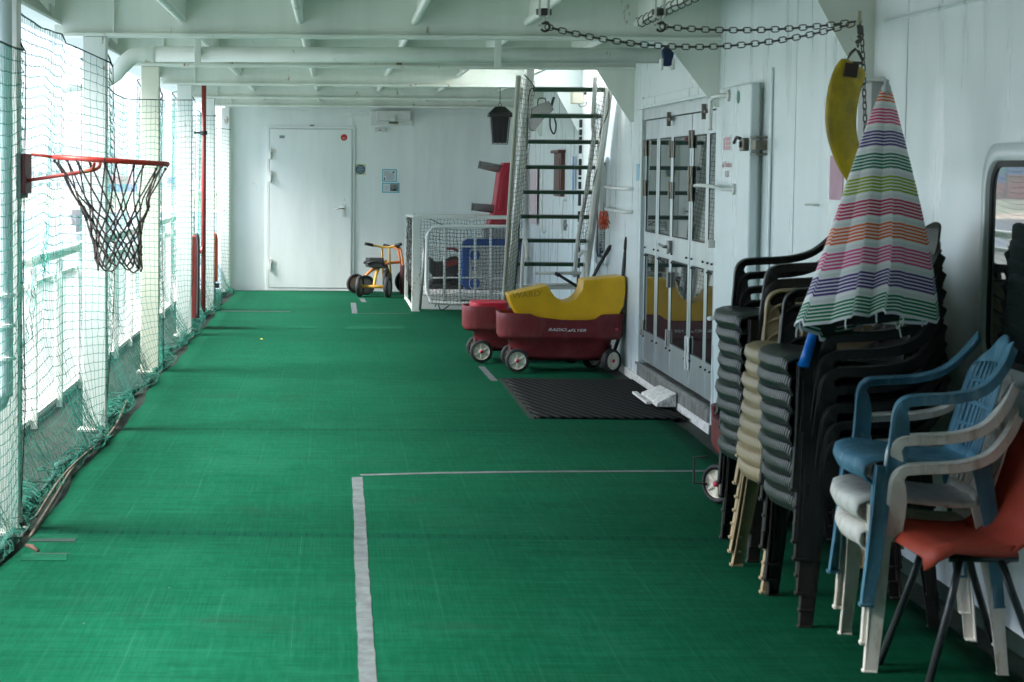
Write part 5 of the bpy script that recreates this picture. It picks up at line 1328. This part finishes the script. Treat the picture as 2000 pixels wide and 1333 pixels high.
MB().box(1.965, 1.998, 12.55, 13.15, 0.034, 0.05).put('front_slat', 'flake', t, bevel=0.003)
q = G(511, 664, .014); MB().lathe((q.x, q.y, 0.016), [(0, 0), (0.010, 0), (0.011, 0.007), (0, 0.012)], 8).put('litter', mat('ochre_scrap', (0.55, 0.42, 0.08), 0.7), label='tiny ochre scrap of litter on the far matting', category='litter')

# ================================================================== CHAIRS
def mono_chair(label, body, seatm, style='h', group=None, armw=0.05, backh=0.43, fx=0.02):
    """moulded stacking armchair; local: faces -x, origin midway between the front feet"""
    t = thing('plastic_armchair', (0, 0, 0), label, 'chair', group)
    prof = [(0.012, 0.372), (-0.012, 0.382), (-0.024, 0.402), (-0.018, 0.424), (0.01, 0.434), (0.08, 0.430), (0.20, 0.418), (0.32, 0.408), (0.42, 0.410), (0.435, 0.425)]
    def seat(u, v):
        k = v*(len(prof)-1); i = min(int(k), len(prof)-2); f = k-i
        x = prof[i][0]*(1-f)+prof[i+1][0]*f; z = prof[i][1]*(1-f)+prof[i+1][1]*f
        a = (u-0.5)*2; hw = 0.225-0.03*max(0, (x-0.05)/0.4)
        fr = max(0, 1-x/0.12) if x > 0 else 1
        return Vector((x-0.036*(1-a*a)*fr, a*hw, z+0.012*a*a*(1 if x > 0.02 else 0.3)-0.012*(abs(a) > 0.97)))
    MB().grid(seat, 14, 18).put('seat', seatm, t, smooth=True, solid=0.006)
    # front legs continue up as arm supports
    for s_ in (-1, 1):
        lg = MB()
        pts = [(fx, s_*0.256, 0.0), ((fx+0.05)/2, s_*0.249, 0.20), (0.045, s_*0.240, 0.42)]
        lg.ribbon(curve(pts, 4), (1, 0, 0), [0.044, 0.046, 0.05, 0.055, 0.06, 0.064, 0.068, 0.072, 0.075], 0.006)
        pts2 = [(p_[0]-0.022-0.004*k, p_[1]-s_*0.012, p_[2]) for k, p_ in enumerate(pts)]
        lg.ribbon(curve(pts2, 4), (0, 1, 0), [0.030, 0.030, 0.032, 0.034, 0.036, 0.04, 0.046, 0.052, 0.06], 0.006)
        lg.box(fx-0.030, fx+0.022, min(s_*0.232, s_*0.262), max(s_*0.232, s_*0.262), 0.0, 0.010)
        lg.put('leg', body, t, smooth='auto', bevel=0.0015)
        lg = MB()
        pts = [(0.485, s_*0.235, 0.0), (0.455, s_*0.222, 0.22), (0.415, s_*0.205, 0.42)]
        lg.ribbon(curve(pts, 4), (1, 0, 0), [0.04, 0.042, 0.045, 0.05, 0.055, 0.06, 0.065, 0.07, 0.075], 0.006)
        lg.ribbon(curve([(p_[0]+0.018, p_[1]-s_*0.014, p_[2]) for p_ in pts], 4), (0, 1, 0), 0.034, 0.006)
        lg.box(0.465, 0.508, min(s_*0.205, s_*0.238), max(s_*0.205, s_*0.238), 0.0, 0.006)
        lg.put('leg', body, t, smooth='auto', bevel=0.0015)
        ar = MB()
        ap = curve([(0.050, s_*0.240, 0.40), (0.062, s_*0.252, 0.52), (0.072, s_*0.260, 0.592), (0.105, s_*0.263, 0.624), (0.16, s_*0.262, 0.632), (0.30, s_*0.258, 0.640), (0.40, s_*0.245, 0.665), (0.47, s_*0.215, 0.72), (0.515, s_*0.175, 0.78)], 5)
        n_ = len(ap); ar.ribbon(ap, (0, 1, 0), [0.020+(armw-0.020)*min(1, max(0, (k_/(n_-1)-0.16)/0.22)) for k_ in range(n_)], 0.008)
        vs_ = []
        for k_, p_ in enumerate(ap):
            d_ = (ap[min(k_+1, n_-1)]-ap[max(k_-1, 0)]); nv = Vector((d_.z, 0, -d_.x)).normalized()
            f_ = k_/(n_-1); w_ = 0.068-0.040*min(1, max(0, (f_-0.12)/0.28)); yo = s_*armw*0.40*min(1, f_/0.3)
            for dy in (-0.003, 0.003):
                vs_ += [p_+Vector((0, yo+dy, 0))+nv*0.002, p_+Vector((0, yo+dy, 0))+nv*w_]
        fs_ = [(0, 1, 3, 2), (4*n_-4, 4*n_-2, 4*n_-1, 4*n_-3)]
        for k_ in range(n_-1):
            b0 = 4*k_; fs_ += [(b0, b0+4, b0+5, b0+1), (b0+2, b0+3, b0+7, b0+6), (b0, b0+2, b0+6, b0+4), (b0+1, b0+5, b0+7, b0+3)]
        ar.add(vs_, fs_)
        ar.put('armrest', body, t, smooth='auto', bevel=0.003)
    # backrest
    def B(a, f):            # a in [-1,1], f 0 bottom .. 1 top
        x = 0.425+0.13*f+0.012*f*f-0.030*(a*a); hw = 0.195-0.01*f
        if style == 'h': hw *= math.sqrt(max(0.05, 1-max(0, (f-0.72)/0.28)**2*0.55))
        else: hw *= math.sqrt(max(0.05, 1-max(0, (f-0.55)/0.45)**2*0.72))
        return Vector((x, a*hw, 0.405+backh*f*0.90-(0.035 if style == 'h' else 0.06)*a*a*max(0, (f-0.7)/0.3)))
    bk = MB(); e = 0.17
    def sub(a0, a1, f0, f1, nu, nv): bk.grid(lambda u, v: B(a0+(a1-a0)*u, f0+(f1-f0)*v), nu, nv)
    sub(-1, 1, 0.78, 1.0, 14, 4); sub(-1, 1, 0.0, 0.10, 14, 2); sub(-1, -1+e, 0.10, 0.78, 2, 8); sub(1-e, 1, 0.10, 0.78, 2, 8)
    if style == 'h':
        for k in range(4):
            f0 = 0.16+k*0.16; sub(-1+e, 1-e, f0, f0+0.105, 10, 2)
    else:
        n = 9
        for k in range(n):
            a0 = -1+e+(2-2*e)*(k+0.22)/n; sub(a0, a0+(2-2*e)*0.62/n, 0.10, 0.78, 1, 8)
        for f0 in (0.25, 0.42, 0.6): sub(-1+e, 1-e, f0, f0+0.03, 10, 1)
    bk.put('backrest', body, t, smooth=True, solid=0.007)
    return t
def stack(proto, first, n, base, pitch, lean, rz, labels, scale=1.0):
    random.seed(int(base[1]*100))
    for k in range(n):
        o = proto if (first and k == 0) else copy_tree(proto)
        o.location = (base[0]+lean*k+random.uniform(-.006, .006), base[1]+random.uniform(-.007, .007), base[2]+pitch*k)
        o.rotation_euler = (0, 0, rz+random.uniform(-.022, .022)); o.scale = (0.91, 1, 1)
        o['label'] = labels(k, n)
ordn = ['lowest', 'second from the floor', 'third from the floor', 'fourth from the floor', 'fifth from the floor', 'sixth from the floor', 'seventh from the floor', 'eighth from the floor', 'ninth from the floor', 'tenth from the floor']
def lb(colour, which):
    return lambda k, n: ('%s plastic armchair, %s in %s' % (colour, 'topmost' if k == n-1 else ordn[k], which))
dark = mono_chair('charcoal plastic armchair', 'darkchair', 'seatrib', 'h', 'stacked plastic armchairs along the wall', backh=0.52)
stack(dark, True, 10, (1.585, 7.80, 0.013), 0.0565, -0.003, 0.0, lb('charcoal', 'the far dark stack nearest the doors'))
stack(dark, False, 9, (1.528, 6.70, 0.013), 0.0565, -0.004, 0.0, lb('charcoal', 'the near dark stack under the umbrella'))
beige = mono_chair('beige plastic armchair', 'beigechair', 'seatrib_beige', 'v', 'stacked plastic armchairs along the wall', fx=-0.02)
stack(beige, True, 9, (1.545, 7.24, 0.013), 0.0520, 0.004, R(2), lb('beige', 'the beige stack between the dark ones'))
whitec = mono_chair('grubby white plastic armchair', 'whitechair', 'whitechair', 'v', 'chairs under the blue armchair')
whitec.rotation_euler = (0, 0, R(-6)); whitec.scale = (0.83, 1, 1); whitec.location = (1.612, 6.12, 0.013); whitec['label'] = 'grubby white plastic armchair standing on the floor under two others'
w2 = copy_tree(whitec); w2.location = (1.600, 6.13, 0.013+0.085); w2.rotation_euler = (0, 0, R(-5)); w2['label'] = 'white plastic armchair sandwiched between blue chair and lower white chair'
bluec = mono_chair('faded blue armchair', 'bluechair', 'bluechair', 'v', fx=-0.008)
bluec.scale = (0.79, 1, 1)
bluec.location = (1.603, 6.105, 0.013+0.205); bluec.rotation_euler = (0, 0, R(-3)); bluec['label'] = 'faded blue plastic armchair stacked on top of two white ones'

# red shell chair
t = thing('shell_chair', (0, 0, 0), 'orange red moulded shell chair on thin dark metal legs at the right edge', 'chair')
def shell(u, v):
    a = (u-0.5)*2
    pr = [(-0.03, 0.405), (-0.015, 0.425), (0.03, 0.434), (0.10, 0.428), (0.17, 0.424), (0.225, 0.432), (0.27, 0.462), (0.31, 0.53), (0.36, 0.63), (0.405, 0.73), (0.435, 0.80)]
    k = v*(len(pr)-1); i = min(int(k), len(pr)-2); f = k-i
    x = pr[i][0]*(1-f)+pr[i+1][0]*f; z = pr[i][1]*(1-f)+pr[i+1][1]*f
    hw = 0.215+0.012*math.sin(v*3.1)-0.02*(v > 0.9)*(v-0.9)/0.1-0.05*max(0, 0.08-v)/0.08
    lift = 0.030*abs(a)**3
    if v < 0.5: z += lift*min(1, v*5)-0.03*(abs(a) > 0.985)
    else: x -= lift*1.1
    return Vector((x, a*hw, z))
sh = MB().grid(shell, 18, 30).put('shell', 'redchair', t, smooth=True, solid=0.009)
for s_ in (-1, 1):
    MB().tube([(0.07, s_*0.15, 0.405), (0.045, s_*0.167, 0.30), (-0.045, s_*0.215, 0.0)], 0.0115, 10).put('leg', 'greytube', t, smooth=True)
    MB().tube([(0.19, s_*0.15, 0.405), (0.225, s_*0.167, 0.30), (0.335, s_*0.215, 0.0)], 0.0115, 10).put('leg', 'greytube', t, smooth=True)
fm = MB()
for s_ in (-1, 1): fm.tube([(0.04, s_*0.15, 0.408), (0.24, s_*0.15, 0.408)], 0.011, 8)
fm.tube([(0.10, -0.15, 0.402), (0.10, 0.15, 0.402)], 0.010, 8); fm.tube([(0.21, -0.15, 0.402), (0.21, 0.15, 0.402)], 0.010, 8)
fm.put('under_frame', 'greytube', t, smooth=True)
t.location = (1.700, 5.75, 0.013); t.rotation_euler = (0, 0, R(2)); t.scale = (0.98,)*3

# ================================================================== UMBRELLA
tip = P(1731, 178, 6.70); foot = P(1569, 716, 6.42)
t = thing('beach_umbrella', foot, 'striped folded beach umbrella standing tip up on the near chair stack', 'umbrella')
hemc = P(1684, 628, 6.36)
def stripe_mat():
    m, nt, b = nodes('striped_canvas')
    uv = nt.nodes.new('ShaderNodeUVMap'); s = nt.nodes.new('ShaderNodeSeparateXYZ'); nt.links.new(uv.outputs[0], s.inputs[0])
    V = s.outputs[1]
    g = mathn(nt, 'MULTIPLY', V, 10.0)                 # nine colour groups down the cloth
    gi = mathn(nt, 'FLOOR', g); gf = mathn(nt, 'FRACT', g)
    inside = mathn(nt, 'MULTIPLY', mathn(nt, 'GREATER_THAN', gf, 0.22), mathn(nt, 'LESS_THAN', gf, 0.90))
    sf = mathn(nt, 'FRACT', mathn(nt, 'DIVIDE', mathn(nt, 'SUBTRACT', gf, 0.22), 0.142))
    ln = mathn(nt, 'LESS_THAN', sf, 0.64)
    fac = mathn(nt, 'MULTIPLY', inside, ln)
    cols = [(0.80, 0.13, 0.02), (0.74, 0.05, 0.20), (0.08, 0.015, 0.22), (0.0, 0.18, 0.08), (0.32, 0.42, 0.01), (0.60, 0.01, 0.09), (0.82, 0.14, 0.02), (0.74, 0.07, 0.25), (0.08, 0.015, 0.22)]
    r = nt.nodes.new('ShaderNodeValToRGB'); r.color_ramp.interpolation = 'CONSTANT'; els = r.color_ramp.elements
    cols.append((0.0, 0.20, 0.08))
    while len(els) < len(cols): els.new(0.99)
    for k, (e_, c_) in enumerate(zip(els, cols)):
        e_.position = k/10; e_.color = (*c_, 1)
    nt.links.new(mathn(nt, 'ADD', mathn(nt, 'DIVIDE', gi, 10), 0.01), r.inputs[0])
    grey = mathn(nt, 'MULTIPLY', mathn(nt, 'MULTIPLY', mathn(nt, 'LESS_THAN', gf, 0.17), mathn(nt, 'GREATER_THAN', gf, 0.03)), 0.35)
    base = mix(nt, grey, (0.90, 0.90, 0.90), (0.6, 0.6, 0.6))
    base = mix(nt, fac, base, r.outputs[0]); nt.links.new(base, b.inputs['Base Color'])
    b.inputs['Roughness'].default_value = 0.8
    n = tex(nt, 14, 4, gen=True); bump(nt, b, n.outputs[0], 0.3, 0.01)
    return m
def canopy():
    NU, NV, PL = 216, 60, 9
    axis = hemc-tip; L = axis.length; az = axis.normalized(); ux = Vector((1, 0, 0)); ux = (ux-az*ux.dot(az)).normalized(); uy = az.cross(ux)
    vs, uvs = [], []
    random.seed(9); ph = [random.uniform(-0.25, 0.25) for _ in range(PL)]; dp = [random.uniform(0.6, 1.2) for _ in range(PL)]; hl2 = [random.uniform(-0.02, 0.03) for _ in range(PL)]
    for j in range(NV+1):
        v = j/NV
        for i in range(NU):
            th = 2*math.pi*i/NU; kf = ((th+0.38*math.sin(th+0.7)+0.2*math.sin(2*th+2)) % (2*math.pi))/(2*math.pi)*PL; k = int(kf) % PL; f = kf-int(kf)
            r0 = 0.018+0.212*v**0.95
            tri = abs(f-0.5-ph[k]*0.4)*2; fold = (min(1, tri))**0.8
            r = r0*(1-(0.40 if math.cos(th-0.4) > 0 else 0.13)*dp[k]*(1-fold)*(0.35+0.65*v))
            r *= 1+0.03*math.sin(3*th+1)
            e = 1.0+0.02*math.sin(th*2)
            sxx, syy = 1.06, 0.50
            off = 0.0
            d = v*L*(1+0.0)+(hl2[k]*v*v)-0.055*math.cos(th)*v+0.004*v*math.sin(5*th)
            p_ = tip+az*d+ux*(r*math.cos(th+0.25*math.sin(th*2)*v)*sxx)+uy*(r*math.sin(th)*syy)
            p_ = p_+ux*(0.02*v*math.sin(v*3))
            vs.append(p_); uvs.append((i/NU, 0.035+v*0.965))
    me = bpy.data.meshes.new('canopy')
    fs = [(j*NU+i, j*NU+(i+1) % NU, (j+1)*NU+(i+1) % NU, (j+1)*NU+i) for j in range(NV) for i in range(NU)]
    me.from_pydata([tuple(p_-foot) for p_ in vs], [], fs); me.update()
    ul = me.uv_layers.new(name='UVMap')
    for lp in me.loops: ul.data[lp.index].uv = uvs[lp.vertex_index]
    me.materials.append(stripe_mat()); me.shade_smooth()
    o = bpy.data.objects.new('canopy', me); C.objects.link(o); o.parent = t
    d = o.modifiers.new('solid', 'SOLIDIFY'); d.thickness = 0.002
    # rib ends hanging at the hem
    mb = MB(); random.seed(11)
    for k in range(PL):
        i = int((k+0.02)/PL*NU) % NU; p_ = vs[NV*NU+i]
        MB().tube([p_+Vector((0, 0, 0.004)), p_+Vector((random.uniform(-.004, .004), 0, -0.014)), p_+Vector((random.uniform(-.008, .008), 0, -0.03))], 0.0028, 5).put('rib_tip', 'inkwhite', t)
canopy()
MB().tube([foot, foot+Vector((0.01, 0, 0.11))], 0.0, 3) if False else None
pd = (tip-foot).normalized()
MB().tube([foot, foot+pd*0.05, foot+pd*0.16, foot+pd*0.22], [0.019, 0.016, 0.015, 0.014], 14).put('pole_sleeve', 'bluecap', t, smooth='auto')
MB().tube([foot+pd*0.14, tip], 0.010, 10).put('pole', 'white', t, smooth=True)
MB().lathe(tip, [(0.017, -0.02), (0.018, 0.0), (0.014, 0.016), (0.009, 0.022), (0.008, 0.036), (0.0, 0.038)], 16).put('finial', mat('clear_grey_cap', (0.5, 0.52, 0.52), 0.3), t, smooth='auto')

# ================================================================== SWING SEAT and CHAINS
YS = 7.55
def link_chain(mb, path, L=0.034, w=0.011, r=0.0026):
    """real oval links along a path, every other one turned a quarter"""
    pts = [Vector(p_) for p_ in path]; seg = [0]
    for a, b2 in zip(pts, pts[1:]): seg.append(seg[-1]+(b2-a).length)
    tot = seg[-1]; step = L*0.80; n = int(tot/step)
    def at(s_):
        s_ = max(0, min(tot, s_))
        for k in range(len(seg)-1):
            if s_ <= seg[k+1]: return pts[k].lerp(pts[k+1], (s_-seg[k])/max(1e-9, seg[k+1]-seg[k]))
        return pts[-1]
    for k in range(n):
        c0 = at((k+0.5)*step); d = (at((k+0.5)*step+0.01)-at((k+0.5)*step-0.01)).normalized()
        up = Vector((0, 1, 0.2)); a = d.cross(up).normalized(); b2 = a.cross(d)
        tw = 0.3+(k % 2)*math.pi/2; side = a*math.cos(tw)+b2*math.sin(tw)
        lp = []
        for q_ in range(10):
            th = 2*math.pi*q_/10; cx2 = math.cos(th); sx2 = math.sin(th)
            lp.append(c0+d*((L/2-w)*(1 if cx2 > 0 else -1)*(abs(cx2) > 0.05)+w*cx2)+side*(w*sx2))
        mb.tube(lp, r, 5, closed=True)
def sag(a, b2, s_, n=24): return [a.lerp(b2, k/n)-Vector((0, 0, s_*4*(k/n)*(1-k/n))) for k in range(n+1)]
YCH = 7.9
hook_l, hook_r, pinp = P(1066, 52, YCH), P(1290, 52, YCH), P(1676, 44, YCH)
mb = MB(); link_chain(mb, sag(hook_l, pinp, 0.088)); mb.put('swing_chain', 'chain', smooth=True, label='long steel chain sagging from the left ceiling hook to the wall pin', category='chain', group='swing chains under the ceiling')
mb = MB(); link_chain(mb, sag(hook_r, pinp+Vector((0, -0.012, 0.004)), 0.024)); mb.put('swing_chain', 'chain', smooth=True, label='shorter steel chain from the right ceiling hook to the wall pin', category='chain', group='swing chains under the ceiling')
for i, (hk_, lb2) in enumerate(((P(1062, 25, YCH), 'left rusty swing hook bracket hanging from the nearest beam'), (P(1288, 25, YCH), 'right rusty swing hook bracket hanging from the nearest beam'))):
    t = thing('swing_hook', hk_, lb2, 'hook', 'swing hooks on the nearest beam')
    mb = MB()
    for s_ in (-1, 1): mb.box(hk_.x+s_*0.018-0.004, hk_.x+s_*0.018+0.004, YCH-0.02, YCH+0.02, hk_.z-0.02, Z_BEAM+0.015)
    mb.put('strap', 'rusty', t)
    MB().box(hk_.x-0.013, hk_.x+0.013, YCH-0.025, YCH+0.025, hk_.z-0.012, hk_.z+0.016).put('pivot_block', 'chain', t, bevel=0.004)
    mb = MB()
    for s_ in (-1, 1): mb.lathe((hk_.x+s_*0.024, YCH, hk_.z+0.002), [(0, -0.006), (0.012, -0.006), (0.012, 0.006), (0, 0.006)], 8, 'x')
    mb.put('bolt', 'hinge', t)
    MB().tube(curve([hk_+Vector((0, 0, -0.01)), hk_+Vector((0.004, 0, -0.03)), hk_+Vector((-0.014, 0, -0.045)), hk_+Vector((0.0, 0, -0.052))], 4), 0.006, 6).put('eye_bolt', 'rusty', t, smooth=True)
    sc_ = hk_+Vector((0.006, 0, -0.055)); MB().tube([sc_+Vector((0.018*math.cos(a), 0, 0.018*math.sin(a))) for a in [R(-150+k*30) for k in range(11)]], 0.0055, 6).tube([sc_+Vector((-0.024, 0, 0.006)), sc_+Vector((0.012, 0, 0.018))], 0.005, 6).put('shackle', 'chain', t, smooth=True)
pt_ = P(1678, 22, YCH)
MB().box(pt_.x-0.007, pt_.x+0.007, YCH-0.01, YCH+0.01, pinp.z-0.02, pt_.z).tube([(pt_.x, YCH-0.03, pinp.z), (pt_.x, YCH+0.19, pinp.z)], 0.007, 8).put('wall_pin', mat('cream_pin', (0.45, 0.42, 0.30), 0.5, rust=0.35), label='cream steel pin on the wall bracket that holds the swing chains', category='pin')
ha = P(1679, 50, YS+0.3); hb_ = P(1673, 92, YS)
mb = MB(); link_chain(mb, [pinp+Vector((0.004, -0.01, -0.01)), P(1681, 70, YS+0.1), hb_], L=0.034)
link_chain(mb, [P(1682, 52, YS), P(1686, 120, YS), P(1690, 250, YS+0.05), P(1694, 330, YS+0.05)], L=0.030, w=0.007, r=0.0024)
mb.put('hanging_chain', 'chain', smooth=True, label='steel chain dangling straight down beside the yellow swing seat', category='chain')
t = thing('belt_swing', P(1640, 325, YS), 'worn yellow rubber strap swing seat hanging curved from one end', 'swing seat')
tri = [P(1671, 96, YS), P(1662, 104, YS), P(1652, 122, YS), P(1683, 124, YS), P(1685, 118, YS), P(1676, 100, YS)]
MB().tube(tri, 0.0058, 8, closed=True).put('triangle_ring', 'chain', t, smooth=True)
# strap hanging in a bow: centre line and half widths measured across the belt
cl_ = [(1668, 128, 26), (1656, 150, 30), (1645, 190, 30), (1641, 235, 29), (1646, 275, 27), (1660, 315, 25), (1676, 345, 22)]
rows_l = []; rows_r = []
cc = curve([Vector((a, b2, w_)) for a, b2, w_ in cl_], 5)
def belt(u, v):
    k = v*(len(cc)-1); i = min(int(k), len(cc)-2); f = k-i; c0 = cc[i].lerp(cc[i+1], f); d = (cc[i+1]-cc[i]); d.z = 0; d.normalize(); nrm = Vector((-d.y, d.x, 0))
    a = (u-0.5)*2; cut = 1-0.35*max(0, 1-v/0.05)
    q_ = c0-nrm*a*c0.z*cut
    bow = 0.03*math.sin(math.pi*v)
    return P(q_.x, q_.y, YS-0.05-bow+0.012*a*a)
MB().grid(belt, 8, 40).put('belt', 'swing', t, smooth=True, solid=0.009)
def patch(u, v):
    q_ = Vector((1664, 124)).lerp(Vector((1659, 151)), v); return P(q_.x+(u-0.5)*26, q_.y+(u-0.5)*3, YS-0.075)
MB().grid(patch, 2, 3).put('rubber_patch', 'brownblack', t, solid=0.008)
rv = MB()
for (u, v) in ((1653, 143), (1668, 145), (1658, 130), (1672, 132)): rv.lathe(P(u, v, YS-0.078), [(0, -0.002), (0.004, 0), (0, 0.002)], 8, 'y')
rv.put('rivets', 'steel', t)

# ------------------------------------------------------------------ air
hz = bpy.data.materials.new('haze_air'); hz.use_nodes = True; hn = hz.node_tree; hn.nodes.remove(hn.nodes['Principled BSDF'])
pv = hn.nodes.new('ShaderNodeVolumePrincipled'); pv.inputs['Density'].default_value = 0.0004; pv.inputs['Color'].default_value = (0.93, 0.96, 1.0, 1); pv.inputs['Anisotropy'].default_value = 0.3
hn.links.new(pv.outputs[0], hn.nodes['Material Output'].inputs['Volume'])
MB().box(-720, 320, -320, 1320, SEA-1.5, 45).put('haze', hz, kind='stuff')
SC.cycles.volume_bounces = 0
